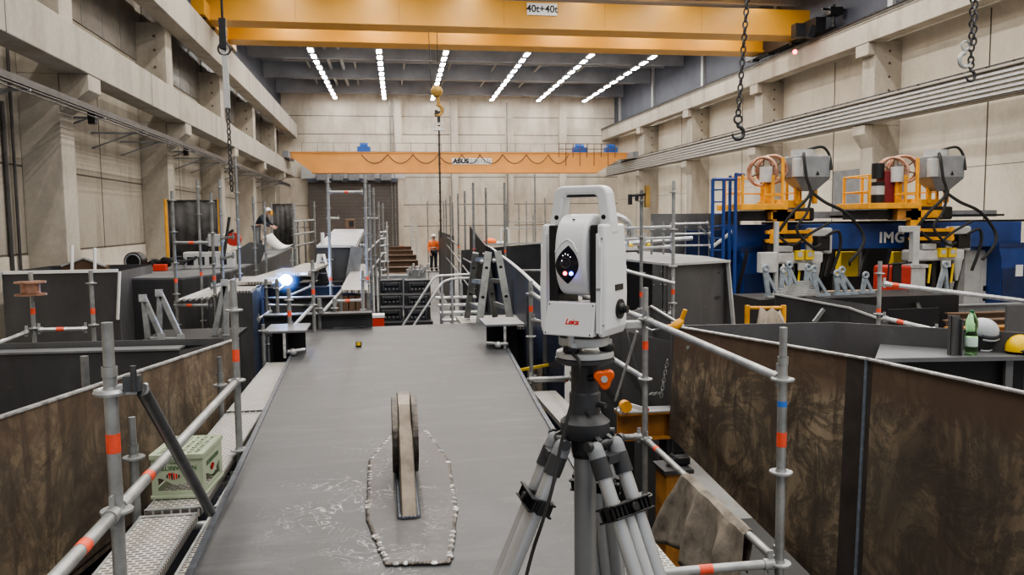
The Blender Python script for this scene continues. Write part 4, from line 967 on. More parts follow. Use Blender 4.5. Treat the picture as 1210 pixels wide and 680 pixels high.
MB().path([shield(math.radians(-88+176*i/18),-.028,1.02) for i in range(19)],.011,8).build('visor_frame',M['helm'],t,smooth=True)
m = MB(); m.path([shield(math.radians(-95+190*i/18),-.004,1.0) for i in range(19)],.014,8); m.build('brow_guard',M['blk'],t,smooth=True)
MB().path([shield(math.radians(-80+160*i/14),-.142,.90) for i in range(15)],.009,8).build('chin_rim',M['helm'],t,smooth=True)
zmin = min((Rd@V((.128*.9*math.cos(a),.108*.9*math.sin(a),-.142))).z for a in [k*.2-1.4 for k in range(15)])
t.location.z += max(0,-(.118+zmin)+.010)
# yellow helmet
c = PZ(1212,420,ZS)+V((.05,.10,0))
t = thing('yellow_helmet','yellow climbing style safety helmet at the right edge on the steel shelf','helmet',c)
o = dome(MB(),c+V((0,0,.035)),.15,.115,.135,RZ(.2)).build('helmet_shell',M['yhelm'],t,smooth=True)
m = MB(); m.ring(c+V((0,0,.034)),(0,0,1),.118,.018,26,8); m.build('helmet_rim',M['blk'],t,smooth=True)
m = MB(); Ry = RZ(.2)
def onhelm(a,e,k=1.0): return c+V((0,0,.035))+Ry@V((.15*math.cos(e)*math.cos(a)*k,.115*math.cos(e)*math.sin(a)*k,.135*math.sin(e)*k))
for a0,a1,e0,e1 in ((-1.95,-1.25,.20,.42),(-1.1,-.75,.30,.5)):
    m.prism([onhelm(a0,e0+.10,1.004),onhelm((a0+a1)/2,e0,1.004),onhelm(a1,e1-.06,1.004),onhelm(a1-.1,e1+.04,1.004),onhelm((a0+a1)/2,e0+.12,1.004)],(onhelm(a0,e0)-c).normalized()*.002)
m.build('helmet_vent',M['blk'],t)

# ================================================================== LEFT MIDDLE GROUND
# open dark box end with bright rim
t = thing('open_box_section','dark open steel box section with pale cut rim in front of the left wall','steel box',(-7.4,18,0))
yb = 17.0; a = PY(4,322,yb); b = PY(139,321,yb)
MB().bx(a.x,b.x,yb+2.3,yb+2.33,0,a.z).build('rear_plate',M['dark'],t)
m = MB(); m.bx(a.x-.03,a.x,yb,yb+2.3,0,a.z); m.build('side_plate',M['dark'],t)
MB().bx(b.x,b.x+.03,yb,yb+2.3,0,b.z).build('side_plate',M['dark2'],t)
MB().bx(a.x,b.x,yb-.0,yb+.03,0,a.z-.02).build('front_plate',M['dark'],t)
MB().bx(a.x,b.x,yb-.03,yb+.05,a.z-.04,a.z+.02).build('pale_rim',M['whitepaint'],t)
MB().beam((b.x+.05,yb-.05,b.z),PY(139,378,yb-.1),.07,.04).build('pale_rim',M['whitepaint'],t)
MB().beam((a.x-.02,yb-.05,a.z),PY(-8,372,yb-.1),.06,.04).build('pale_rim',M['lgrey'],t)
# small house-shaped frame and two white tubes on its rim
q0 = PY(73,319,18.6); q1 = PY(125,319,18.6); qt = PY(99,306,18.6)
m = MB(); m.prism([q0,q1,q1+V((0,0,.06)),qt,q0+V((0,0,.06))],(0,.25,0)); o = solo(m,'gabled_plate',M['brown'],'small gabled brown plate with pale edges on top of the dark open box','steel plate')
m = MB(); m.beam(q0+V((0,-.01,.08)),qt+V((0,-.01,.02)),.05,.04); m.beam(qt+V((0,-.01,.02)),q1+V((0,-.01,.08)),.05,.04); m.build('pale_edge',M['lgrey'],o)
for px,py,l in ((85,290,'left of the gabled plate'),(112,293,'right of the gabled plate')):
    a = PY(px,py,18.55); solo(MB().tube((a.x,18.45,2.45),a,.035,10),'white_tube',M['whitepaint'],'short white upright tube standing %s'%l,'tube')
# curved girder with flat deck running back to the welder
ZC = 2.48
near = [PZ(*p,ZC) for p in ((143,321),(180,327),(215,328.5),(245,325),(272,320),(300,311.5),(325,302),(345,292))]
near[0] = V((near[2].x-2.2,near[2].y+1.2,ZC)); near[1] = V((near[2].x-1.3,near[2].y+.35,ZC))
far = [V((max(p.x-2.3,-7.0),p.y+1.6,ZC)) for p in near]
t = thing('curved_girder','long curved dark steel girder with flat top plate beneath the welder','girder',(near[3].x,near[3].y,0))
m = MB()
for a,b,c,d in zip(near,near[1:],far[1:],far): m.hexa([a-V((0,0,.04)),b-V((0,0,.04)),c-V((0,0,.04)),d-V((0,0,.04)),a,b,c,d])
m.build('top_plate',M['dark3'],t)
m = MB()
for a,b in zip(near,near[1:]):
    n = V((0,.02,0)); m.hexa([low(a,.2),low(b,.2),low(b,.2)+n,low(a,.2)+n,a-V((0,0,.04)),b-V((0,0,.04)),b+n-V((0,0,.04)),a+n-V((0,0,.04))])
m.build('curved_web',M['dark'],t)
m = MB()
for k in (1,3,5,7): m.bx(max(near[k].x-1.6,-7.0),near[k].x-.1,near[k].y+.3,near[k].y+.7,0,.2)
m.build('support_block',M['timber'],t)
def onC(px,py): return PZ(px,py,ZC)
# equipment on it
q = onC(236,319); q.y += .3
t = thing('welding_unit','white and red welding wire unit on the curved girder','welding machine',q)
MB().bx(q.x-.45,q.x+.75,q.y,q.y+.4,q.z,q.z+.42).build('case',M['mwhite'],t,bevel=.03)
MB().tube((q.x+.75,q.y+.05,q.z+.72),(q.x+.75,q.y+.25,q.z+.72),.17,20).build('wire_drum',M['welder'],t,smooth=True)
m = MB(); m.beam((q.x+.0,q.y+.1,q.z+.4),(q.x+.75,q.y+.1,q.z+.95),.06,.06); m.beam((q.x+.1,q.y+.1,q.z+.4),(q.x+.3,q.y+.1,q.z+1.0),.08,.05); m.build('feed_arm',M['blk'],t); MB().bx(q.x+.15,q.x+.55,q.y+.02,q.y+.25,q.z+.55,q.z+.85).build('feed_box',M['lgrey'],t,bevel=.02)
m = MB()
for k in range(4): m.bx(q.x-.35+k*.26,q.x-.2+k*.26,q.y-.01,q.y+.01,q.z+.1,q.z+.3)
m.build('case_slot',M['blk'],t)
q = onC(195,320)
m = MB()
for k in range(5): m.path([q+V((-.9+.5*k*.6+.4*math.cos(a+k),.3+.25*math.sin(a),.05+.05*k+.05*math.sin(3*a))) for a in [i*.4 for i in range(16)]],.035,6)
solo(m,'cable_heap',M['rubber'],'heap of black welding cable left of the white welding unit','cable',smooth=True)
q = onC(163,322)
t = thing('fan_heater','black round blower standing near the left end of the curved girder','blower',q)
m = MB(); m.tube(q+V((-.1,0,.25)),q+V((-.05,.25,.25)),.22,22); m.build('drum',M['blk'],t,smooth=True); MB().ring(q+V((-.1,-.01,.25)),(.1,1,0),.17,.02,22,6).build('ring',M['mgrey'],t,smooth=True); MB().bx(q.x-.25,q.x+.1,q.y,q.y+.25,q.z,q.z+.06).build('base',M['blk'],t)
q = onC(180,322); solo(MB().bx(q.x-.1,q.x+.2,q.y+.4,q.y+.6,ZC,ZC+.16),'red_box',M['redbox'],'small red box between the black blower and the cable heap','box',bevel=.02)
# welding curtains on yellow frames
def curtain(name,px0,px1,py0,py1,y,post,label):
    a = PY(px0,py0,y); b = PY(px1,py0,y); t = thing(name,label,'welding curtain',((a.x+b.x)/2,y,0)); m = MB(); n = 20; vs = []
    zb_ = PY(px0,py1,y).z
    for i in range(n+1):
        x = a.x+(b.x-a.x)*i/n; d = .018*math.sin(i*1.3)
        vs += [V((x,y+d,zb_)),V((x,y+d*.6,a.z))]
    m.add(vs,[(2*i,2*i+2,2*i+3,2*i+1) for i in range(n)]); o = m.build('curtain',M['screen'],t,smooth=True); o.modifiers.new('s','SOLIDIFY').thickness = .01
    m = MB()
    for x in (a.x-.06,b.x+.06): MB().tube((x,y,0),(x,y,a.z+.06),.045,8).build('post',M[post],t)
    MB().tube((a.x-.06,y,a.z+.02),(b.x+.06,y,a.z+.02),.02,8).build('top_bar',M['railk'],t)
curtain('welding_curtain',198,256,238,312,23.5,'yel','black welding curtain with yellow posts behind the white welding unit')
curtain('welding_curtain',322,346,242,292,36,'mgrey','dark grey welding curtain right of the welder')
q = onC(262,321)
m = MB().tube(q,PY(271,257,q.y+.3),.035,8); solo(m,'leaning_bar',M['black'],'dark bar leaning upright beside the yellow curtain post','bar')
c = onC(285,312)
m = MB(); m.prism([c+V((-.7,0,0)),c+V((.5,0,0)),c+V((.7,0,.5)),c+V((.25,0,.6))],(0,.03,0)); solo(m,'leaning_sheet',M['dark2'],'grey triangular steel sheet standing on the curved girder beside the welder','steel sheet')
a = PY(310,280,30); b = PY(338,293,31); n = 12; m = MB(); vs = []
for i in range(n+1):
    f = i/n; p = a.lerp(b,f)+V((0,0,-.22*math.sin(f*math.pi)))
    vs += [p,p+V((.25,.6,.12))]
m.add(vs,[(2*i,2*i+2,2*i+3,2*i+1) for i in range(n)]); o = solo(m,'bright_sheet',M['whitepaint'],'curved white sheet lying beside the welder on the girder','sheet',smooth=True); o.modifiers.new('s','SOLIDIFY').thickness = .02

# people ------------------------------------------------------------------
def skin_mesh(name, joints, edges, mt, parent, root=0, sub=1):
    me = bpy.data.meshes.new(name); me.from_pydata([tuple(j[0]-wl[parent.name]) for j in joints],edges,[]); o = bpy.data.objects.new(name,me); col.objects.link(o); o.parent = parent; wl[o.name] = wl[parent.name]
    o.modifiers.new('skin','SKIN').use_smooth_shade = True
    for i,j in enumerate(joints): me.skin_vertices[0].data[i].radius = (j[1],j[2] if len(j) > 2 else j[1]); me.skin_vertices[0].data[i].use_root = (i==root)
    s = o.modifiers.new('sub','SUBSURF'); s.levels = sub; s.render_levels = sub; me.materials.append(M[mt]); return o
def person(label, base, face, pose, top, trousers, head):
    """face: heading angle about z (0 looks along -y). pose: joint dictionary in metres, x to the figure's left, y backwards"""
    t = thing('person',label,'person',base); R = RZ(face)
    P = {k: base+R@V(v) for k,v in pose.items()}
    J = [(P['pelvis'],.15,.12),(P['waist'],.14,.11),(P['chest'],.17,.12),(P['neck'],.06),(P['head0'],.075,.085),(P['head1'],.095,.11),(P['head2'],.085,.1)]
    E = [(0,1),(1,2),(2,3),(3,4),(4,5),(5,6)]
    for s in ('l','r'):
        k = len(J); J += [(P['sh'+s],.065),(P['el'+s],.048),(P['wr'+s],.035),(P['ha'+s],.042,.025)]; E += [(2,k),(k,k+1),(k+1,k+2),(k+2,k+3)]
        hb_ = P['ha'+s]; dd = (P['ha'+s]-P['wr'+s]).normalized(); sx = dd.orthogonal().normalized()
        for f in range(5):
            o_ = sx*(f-2)*.02; L = (.055,.075,.085,.078,.06)[f]; k2 = len(J)
            J += [(hb_+o_+dd*.03,.010),(hb_+o_*1.2+dd*(.03+L*.6)+V((0,0,-.01)),.009),(hb_+o_*1.2+dd*(.03+L)+V((0,0,-.03)),.008)]; E += [(k+3,k2),(k2,k2+1),(k2+1,k2+2)]
        k = len(J); J += [(P['hip'+s],.10),(P['kn'+s],.068),(P['an'+s],.045),(P['to'+s],.045,.03)]; E += [(0,k),(k,k+1),(k+1,k+2),(k+2,k+3)]
    skin_mesh('body',J,E,'skin',t)
    J = [(P['pelvis'],.175,.15),(P['waist'],.175,.14),(P['chest'],.20,.15),(P['neck']+V((0,0,-.04)),.085)]; E = [(0,1),(1,2),(2,3)]
    for s in ('l','r'):
        k = len(J); J += [(P['sh'+s],.085),(P['el'+s],.068),(P['wr'+s],.05)]; E += [(2,k),(k,k+1),(k+1,k+2)]
    jk = skin_mesh('jacket',J,E,top,t)
    J = [(P['pelvis']+V((0,0,.02)),.18,.15)]; E = []
    for s in ('l','r'):
        k = len(J); J += [(P['hip'+s],.12),(P['kn'+s],.09),(P['an'+s]+V((0,0,.03)),.075)]; E += [(0,k),(k,k+1),(k+1,k+2)]
    skin_mesh('trousers',J,E,trousers,t)
    for s in ('l','r'): m = MB(); d = P['to'+s]-P['an'+s]; m.ball((P['an'+s]+P['to'+s])/2+V((0,0,-.01)),(.055,.14,.06),12,8,R); m.build('shoe',M['blk'],t,smooth=True)
    h = P['head1']; Rh = R
    m = MB(); m.ball(h+Rh@V((0,-.115,-.005)),(.014,.022,.022),8,6,Rh); 
    m.build('nose',M['skin'],t,smooth=True)
    m = MB()
    for s in (-1,1): m.ball(h+Rh@V((s*.035,-.098,.02)),(.012,.008,.008),8,6,Rh)
    m.build('eyes',M['blk'],t,smooth=True); MB().ball(h+Rh@V((0,-.098,-.055)),(.026,.008,.007),8,5,Rh).build('mouth',M['redbox'],t,smooth=True)
    m = MB()
    for s in (-1,1): m.ball(h+Rh@V((s*.098,0,0)),(.012,.025,.034),8,6,Rh)
    m.build('ears',M['skin'],t,smooth=True)
    dome(MB(),h+V((0,0,.045)),.118,.135,.11,Rh,cut=-.15,n=18,mm=8).build('safety_helmet' if head!='hair' else 'hair',M[head],t,smooth=True)
    if head != 'hair':
        m = MB(); m.prism([h+Rh@V((x,y,.045)) for x,y in ((-.10,-.09),(-.06,-.17),(.06,-.17),(.10,-.09))],(0,0,.012)); m.build('helmet_brim',M[head],t)
    return t,P,R
stand = dict(pelvis=(0,0,.98),waist=(0,0,1.14),chest=(0,.0,1.36),neck=(0,-.01,1.51),head0=(0,-.02,1.57),head1=(0,-.03,1.66),head2=(0,-.02,1.73),
 shl=(.20,0,1.42),ell=(.26,.03,1.14),wrl=(.24,-.12,.92),hal=(.23,-.16,.86),shr=(-.20,0,1.42),elr=(-.26,.03,1.14),wrr=(-.24,-.12,.92),har=(-.23,-.16,.86),
 hipl=(.10,0,.93),knl=(.11,-.02,.50),anl=(.12,.02,.09),tol=(.13,-.12,.04),hipr=(-.10,0,.93),knr=(-.11,-.02,.50),anr=(-.12,.02,.09),tor=(-.13,-.12,.04))
bend = dict(stand,chest=(0,-.16,1.30),waist=(0,-.05,1.13),neck=(0,-.27,1.41),head0=(0,-.31,1.45),head1=(0,-.37,1.52),head2=(0,-.38,1.59),shl=(.20,-.2,1.34),shr=(-.20,-.2,1.34),
 ell=(.26,-.32,1.10),wrl=(.16,-.52,1.0),hal=(.12,-.58,.97),elr=(-.26,-.32,1.10),wrr=(-.14,-.52,1.0),har=(-.10,-.58,.97))
b = PZ(304,302,ZC); b.y = min(b.y,31); b = V((PY(306,290,30.5).x,30.5,ZC))
t,P,R = person('welder in dark workwear and white helmet bending over the curved girder',b,math.radians(75),bend,'navy','mgrey','whitepaint')
h = P['head1']; m = MB(); m.bx(-.09,.09,-.17,-.13,-.13,.06); m.v = [h+R@p for p in m.v]; m.build('yellow_face_mask',M['yel'],t,bevel=.02)
m = MB(); a = P['pelvis']; m.prism([a+R@V((x,-.17,z)) for x,z in ((-.17,.1),(.17,.1),(.2,-.5),(-.2,-.5))],R@V((0,.02,0))); m.build('apron',M['tan'],t)
# grinding bench block hiding the lower legs
yP = 40.0; top_z = PY(512,277,yP).z; fb = V((PY(512,290,yP).x,yP,top_z-1.80))
pl = thing('work_platform','low grey steel work platform at the far end of the aisle','platform',(fb.x,yP,0))
MB().bx(fb.x-.9,fb.x+.9,yP-.6,yP+.6,fb.z-.06,fb.z).build('platform_deck',M['galvd'],pl)
for x in (-.85,.85):
    for y in (-.55,.55): MB().tube((fb.x+x,yP+y,0),(fb.x+x,yP+y,fb.z-.06),.04,8).build('platform_leg',M['galvd'],pl)
t,P,R = person('worker in orange safety vest standing in the aisle near the far wall',fb,math.radians(20),stand,'vest','navy','whitepaint')
m = MB(); c = P['waist']; m.ring(c,(0,0,1),.172,.02,20,6); m.build('reflective_band',M['strip'],t)

# bundle of tubes on the left scaffold, scaffold bays, brackets ------------
t = thing('left_scaffold','tall grey tube scaffold in front of the curved girder at left','scaffold',(-4.6,13.5,0))
YS = 13.6
def px_pole(t, px, py0, y, tapes=(), z0=0, mt='galvd', dz=.5, r=.024):
    a = PY(px,py0,y); zr = []; z = a.z-.15
    while z > .3: zr.append(z); z -= dz
    return pole(t,a.x,y,z0,a.z,zr,[(PY(px,q,y).z,.07) for q in tapes],mt=mt,r=r,n=8)
def px_led(t, x0,y0,Y0_, x1,y1,Y1_, tapes=(), name='ledger', mt='galvd', r=.024): return ledger(t,PY(x0,y0,Y0_),PY(x1,y1,Y1_),[(f,.08) for f in tapes],mt,r,name,True,8)
for px,py,tp,y in ((203,226,(332,),YS),(233,212,(324,),YS+2.2),(249,228,(329,),YS),(259,212,(),YS+2.2),(278,186,(),YS+2.0),(299,232,(),YS+5.0),(312,238,(),YS+5)): px_pole(t,px,py,y,tp,r=.026)
for l in ((203,287,YS,249,287,YS,(.5,)),(203,361,YS,249,361,YS,(.45,)),(203,393,YS,250,393,YS,(.5,)),(259,282,YS+2.2,278,280,YS+2,()),(259,307,YS+2.2,278,302,YS+2,()),(278,361,YS+2,249,361,YS,()),(299,335,YS+5,312,334,YS+5,()),(249,340,YS,278,330,YS+2,())): px_led(t,*l)
for k in range(7):
    a = PY(211+k*7,360-k*1.2,YS-.2+k*.05); b = PY(254+k*5.5,343-k*2.2,YS+2.3); a.z = 2.36+.028; 
    a = V((a.x,a.y,PY(225,358,YS).z+.06)); b = V((b.x,b.y,a.z+.02+.012*(k%2)))
    solo(MB().tube(a,b,.024,8),'scaffold_tube',M['galvl'],'loose pale scaffold tube lying in the bundle across the left scaffold','tube','loose tubes on the left scaffold',smooth=True)
# triangular grey brackets on the trough flange
def tri_bracket(label, p0, p1, p2, y, grp='grey triangular brackets'):
    A = [PY(*p,y) for p in (p0,p1,p2)]; t = thing('triangular_bracket',label,'bracket',((A[1].x+A[2].x)/2,y,min(A[1].z,A[2].z)),grp)
    for (a,b),n in zip(((A[0],A[1]),(A[0],A[2]),(A[1],A[2])),('post','strut','foot_bar')):
        m = MB(); m.beam(a,b,.06,.06,(0,1,0)); m.build(n,M['galv'],t,bevel=.006)
    m = MB(); m.box(A[0]+V((0,-.045,0)),(.085,.02,.085)); m.tube(A[0]+V((0,-.065,0)),A[0]+V((0,-.055,0)),.03,10); m.box(A[2]+V((0,-.05,.03)),(.08,.02,.09)); m.build('gusset',M['galvl'],t)
    return t
tri_bracket('grey triangular steel bracket, leftmost on the trough behind the rusted plate',(170,352),(175,402),(192,401),9.9)
tri_bracket('grey triangular steel bracket, second from the left on the trough',(189,346),(188,402),(215,402),10.1)
tri_bracket('grey triangular steel bracket, third from the left beside the nearest tall pole',(266,334),(252,402),(268,402),10.3)
tri_bracket('grey triangular steel bracket half hidden by the nearest tall pole',(276,336),(262,402),(280,401),10.6)
a = PY(150,405,9.5); b = PY(300,402,10.8); MB0 = MB().bx(a.x,PY(268,402,9.6).x,9.5,11.0,a.z-.10,a.z-.055); MB0.bx(a.x+.2,a.x+1.0,9.7,10.8,0,a.z-.1); solo(MB0,'bracket_plate',M['black'],'dark steel plate carrying the triangular brackets behind the left trough','steel plate')
sp_t = thing('spool_scaffold','pair of scaffold poles with rails in front of the dark open box','scaffold',(-3.7,10,0))
px_pole(sp_t,36,322,10.0,(368,),mt='galv',r=.026); px_pole(sp_t,107,320,10.2,(368,),mt='galv',r=.026)
px_led(sp_t,-60,428,9.2,36,391,10,(),mt='galvl'); px_led(sp_t,40,390,10.0,107,388.5,10.2,(.45,),mt='galvl')
a = PY(36,341,9.97); t = thing('wire_spool','copper coloured wire spool hanging on the leftmost scaffold pole','spool',a)
z = a.z; MB().lathe([(.03,z-.055),(.10,z-.055),(.10,z+.055),(.03,z+.055)],(a.x,a.y,0),26).build('wire',M['coil'],t,smooth=True)
m = MB(); m.lathe([(.03,z-.085),(.165,z-.08),(.165,z-.062),(.03,z-.058)],(a.x,a.y,0),26); m.lathe([(.03,z+.058),(.165,z+.062),(.165,z+.08),(.03,z+.085)],(a.x,a.y,0),26); m.build('flange',M['coil'],t,smooth=True)
solo(MB().tube((PY(141,376,4.2).x,4.2,PY(141,382,4.2).z),PY(143,330,4.2),.006,8),'thin_rod',M['galvl'],'thin white rod rising above the nearest scaffold pole','rod') if False else None

# dark pits, low beams and scaffold around the welding arc ------------------
ARC = PY(338,331,15.6)
t = thing('welding_arc','glaring blue white welding arc beside the left scaffold poles','welding arc',ARC)
MB().ball(ARC,(.11,.08,.10),20,12).build('arc_core',M['arc'],t,smooth=True)
MB().ball(ARC,(.34,.34,.34),32,20).build('halo_ball',M['arc_halo'],t,smooth=True)  # glare of the arc modelled as a glowing ball
t = thing('low_girder','long dark blue steel girder below the welding arc','girder',(-2.6,17,0))
a = PY(296,346,13.5); b = PZ(317,328,a.z); b = V((b.x,20,a.z)) if b.y > 20 else V((b.x,b.y,a.z)); LB = b.y
MB().hexa([V((a.x,13.5,.3)),V((b.x,LB,.3)),V((b.x+.03,LB,.3)),V((a.x+.03,13.5,.3)),a,V((b.x,LB,a.z)),V((b.x+.03,LB,a.z)),a+V((.03,0,0))]).build('web',M['bluep'],t)
MB().hexa([V((p.x,p.y,a.z)) for p in (a,V((b.x,LB,0)),V((b.x-.5,LB,0)),V((a.x-.5,13.5,0)))]+[V((p.x,p.y,a.z+.03)) for p in (a,V((b.x,LB,0)),V((b.x-.5,LB,0)),V((a.x-.5,13.5,0)))]).build('top_plate',M['plank'],t)
m = MB(); m.bx(a.x-.5,a.x,14,14.4,0,.3); m.bx(b.x-.4,b.x,LB-1,LB-.6,0,.3); m.build('support_block',M['timber'],t)
MB().bx(a.x-.5,a.x+.03,13.48,13.5,.3,a.z).build('end_plate',M['dark'],t)
for i,(px0,px1,py,y,mt,lab) in enumerate(((312,440,372,12.4,'dark','dark steel beam lying across below the left corner bracket'),(312,425,352,15.0,'dark2','dark steel beam lying across beneath the welding arc'),(318,420,340,17.5,'bluep','bluish steel beam lying across behind the welding arc'),(330,410,327,20.5,'dark','dark steel beam lying across in front of the blue lit ladder'))):
    a = PY(px0,py,y); b = PY(px1,py,y); m = MB(); m.ibeam((a.x,y,a.z-.16),(b.x,y,a.z-.16),.28,.32,.025); o = solo(m,'cross_beam',M[mt],lab,'steel beam','cross beams in the pit')
    m = MB()
    for f in (.12,.88): x = a.x+(b.x-a.x)*f; m.bx(x-.1,x+.1,y-.15,y+.15,0,a.z-.32)
    m.build('stand',M['black'],o)
t = thing('pit_scaffold','grey scaffold poles and braces around the welding arc behind the left corner bracket','scaffold',(-2,13,0))
for px,py,tp,y in ((341,341,(371,),10.6),(369,308,(345,),12.0),(378,354,(),13.0),(327,330,(),13.2),(314,330,(),14.5),(345,300,(),18),(352,262,(),22),(360,262,(),24),(371,238,(),24),(346,240,(),21)): px_pole(t,px,py,y,tp,mt='galv' if y<13 else 'galvd',r=.026)
for l in ((345,388,10.4,369,362,12.0,()),(314,361,14.5,369,361,15,()),(327,378,13.2,369,378,13.4,()),(346,262,21,371,260,24,()),(346,278,21,371,274,24,()),(346,292,21,371,286,24,()),(305,378,12.2,320,368,13,()),(327,345,13.2,345,330,18,()),(341,350,15.5,369,338,16,())): px_led(t,*l,mt='galv' if l[2]<13 else 'galvd')
a = PY(352,346,14); 
for i,(px0,px1,py0,py1,lab) in enumerate(((262,298,352,330,'grey scaffold plank sloping up behind the nearest tall pole'),(300,350,335,318,'grey scaffold plank running back beside the welding arc'),(345,375,324,312,'grey scaffold plank behind the welding arc near the dark cross beams'))):
    z = (2.38,2.55,2.6)[i]; a = PZ(px0,py0,z); b = PZ(px1,py1,z); solo(MB().beam(a,b,.6,.05),'scaffold_plank',M['plank'],lab,'plank','planks left of the aisle')
# blue-lit step ladder near the arc
t = thing('folding_ladder','blue lit folding step ladder standing behind the welding arc','ladder',PY(381,331,19.5))
for px0,px1,n in ((382,390,'rail'),(380,372,'rail'),(377,372,'rail')): MB().beam(PY(px0,301,19.6),PY(px1,331,19.2),.07,.05).build(n,M['alu'],t)
for k in range(3): MB().beam(PY(379-k*2,309+k*7,19.4),PY(384+k*2,309+k*7,19.4),.05,.03).build('rung',M['alu'],t)
m = MB(); a = PY(381,331,19.5); m.bx(a.x-.5,a.x+.5,19,20,0,a.z-.02); solo(m,'ladder_block',M['black'],'black block below the blue lit folding ladder','block')

# ================================================================== CENTRE AISLE
t = thing('plated_girder','dark steel girder with pale sloping top plate inside the tall scaffold frame','girder',(-1.5,24,0))
f0 = PY(374,291,20); f1 = PY(420,291,20); g0 = PY(395,271,30); g1 = PY(430,271,30)
MB().hexa([f0-V((0,0,.05)),f1-V((0,0,.05)),g1-V((0,0,.05)),g0-V((0,0,.05)),f0,f1,g1,g0]).build('top_plate',M['galvp'],t)
MB().beam(f0+V((0,-.02,.0)),f1+V((0,-.02,0)),.05,.06).build('pale_rim',M['whitepaint'],t)
MB().bx(f0.x,f1.x,20.0,20.04,.4,f0.z-.05).build('front_plate',M['dark'],t)
MB().hexa([V((f1.x,20,.4)),V((f1.x+.03,20,.4)),V((g1.x+.03,30,.4)),V((g1.x,30,.4)),f1-V((0,0,.05)),f1+V((.03,0,-.05)),g1+V((.03,0,-.05)),g1-V((0,0,.05))]).build('side_plate',M['dark2'],t)
MB().beam(PY(422,292,19.9),PY(415,334,19.9),.3,.1,(0,1,0)).build('flange',M['mgrey'],t)
m = MB(); m.bx(f0.x+.2,f1.x-.2,20.5,21,0,.4); m.bx(f0.x+.2,f1.x-.2,28,28.5,0,.4); m.build('support_block',M['timber'],t)
q = PY(414,270,29.5); t = thing('brown_machine','small brown box machine on the far end of the pale plate','machine',q); MB().bx(q.x-.17,q.x+.17,29.2,29.5,q.z,q.z+.34).build('body',M['brown'],t,bevel=.03); MB().bx(q.x-.03,q.x+.13,29.18,29.2,q.z+.06,q.z+.26).build('panel',M['blk'],t)
q = PY(381,291,20.2); solo(MB().tube((q.x,20.3,q.z),(q.x,20.3,q.z+.33),.045,10),'white_stub',M['whitepaint'],'short white tube on the left corner of the pale plate','tube')
t = thing('portal_scaffold','tall scaffold frame with two thick poles and red taped crossbars in the aisle','scaffold',(-.7,16,0))
for px,py,y,tp in ((387,206,16,(330,)),(431,206,16,(329,)),(436,218,18,()),(441,222,20,()),(447,238,23,()),(452,240,26,()),(428,320,13.6,()),(395,353,12.6,()),(377,353,12.4,())): px_pole(t,px,py,y,tp,mt='galv' if y<17 else 'galvd',r=.03)
for l in ((387,227,16,431,227,16,(.5,)),(431,258,16,446,258,23,()),(387,258,16,400,258,20,()),(378,373,12.4,430,372,12.8,(.5,)),(394,356,13.9,431,355,13.9,(.45,)),(378,373,12.4,404,343,14.5,()),(431,330,16,452,300,26,()),(431,300,16,452,280,26,()),(447,280,23,452,279,26,()),(431,290,16,425,290,16,())): px_led(t,*l,mt='galv')
for py in (275,283,291,300,310,320): px_led(t,446,py,23,457,py-1,23.2,mt='galvl')
px_pole(t,457,262,23.2,(),mt='galvl')
for (x0,y0),(x1,y1),(x2,y2),(x3,y3),z,lab in (((402,343),(435,343),(432,312),(418,312),2.40,'upper grey perforated gangway in the aisle behind the red taped bars'),((394,388),(432,388),(430,366),(402,366),2.0,'lower grey perforated gangway just beyond the deck edge')):
    pts = [PZ(x0,y0,z),PZ(x1,y1,z),PZ(x2,y2,z),PZ(x3,y3,z)]; o = solo(MB().prism([p-V((0,0,.05)) for p in pts],(0,0,.05)),'gangway',M['plank'],lab,'gangway')
    m = MB(); n_ = 0
    for p in pts: m = MB(); m.tube((p.x,p.y+(.05 if p is pts[0] or p is pts[1] else -.05),0),(p.x,p.y+(.05 if p is pts[0] or p is pts[1] else -.05),z-.05),.04,8); m.build('leg',M['galvd'],o)
a = PY(400,352,14.6); b = PY(432,352,14.6)
for k in range(5):
    x = a.x+(b.x-a.x)*k/4; m = MB().bx(x-.05,x+.05,14.5,14.8,0,PY(400,346,14.6).z-.05)
    solo(m,'timber_prop',M['brown'],'brown upright prop under the upper gangway','prop','props under the upper gangway')
# black clamp blocks in three visible tiers
for tier,(py0,py1) in enumerate(((331,348),(348,362),(363,382))):
    y = 20.0-.5*tier
    for k,(px0,px1) in enumerate(((449,476),(478,509))):
        a = PY(px0,py0,y); b = PY(px1,py1,y); nm = ('top','middle','lowest visible')[tier]
        t = thing('clamp_block','black machined clamp block, %s tier, %s column of the aisle stack'%(nm,('left','right')[k]),'clamp block',((a.x+b.x)/2,y,b.z),'black clamp blocks in the aisle')
        MB().bx(a.x,b.x,y,y+.5,b.z+.015,a.z-.01).build('block',M['bench'],t,bevel=.015)
        cx = (a.x+b.x)/2; h = a.z-b.z
        m = MB(); m.bx(cx-.16,cx+.16,y-.06,y,a.z-h*.42,a.z-h*.2); m.bx(cx-.22,cx-.17,y-.08,y,a.z-h*.75,a.z-h*.2); m.bx(cx+.17,cx+.22,y-.08,y,a.z-h*.75,a.z-h*.2); m.build('jaw',M['dgrey'],t,bevel=.01)
        for x in (-.14,-.05,.05,.14): MB().tube((cx+x,y-.03,a.z-h*.62),(cx+x,y,a.z-h*.62),.025,8).build('bolt',M['galvd'],t)
a = PY(440,382,18.4); b = PY(512,382,18.4); solo(MB().bx(a.x,b.x,18.5,21,0,a.z-.02),'block_base',M['black'],'long black base below the stack of clamp blocks','base')
MB0 = MB().bx(PY(434,378,18.2).x,PY(455,378,18.2).x,17.8,18.1,PY(440,384,18.2).z,PY(440,374,18.2).z)
q = PY(440,379,13.2); t = thing('red_tub','red plastic tub with pale lid below the scaffold at the deck edge','tub',(q.x,13.2,DZ-.3))
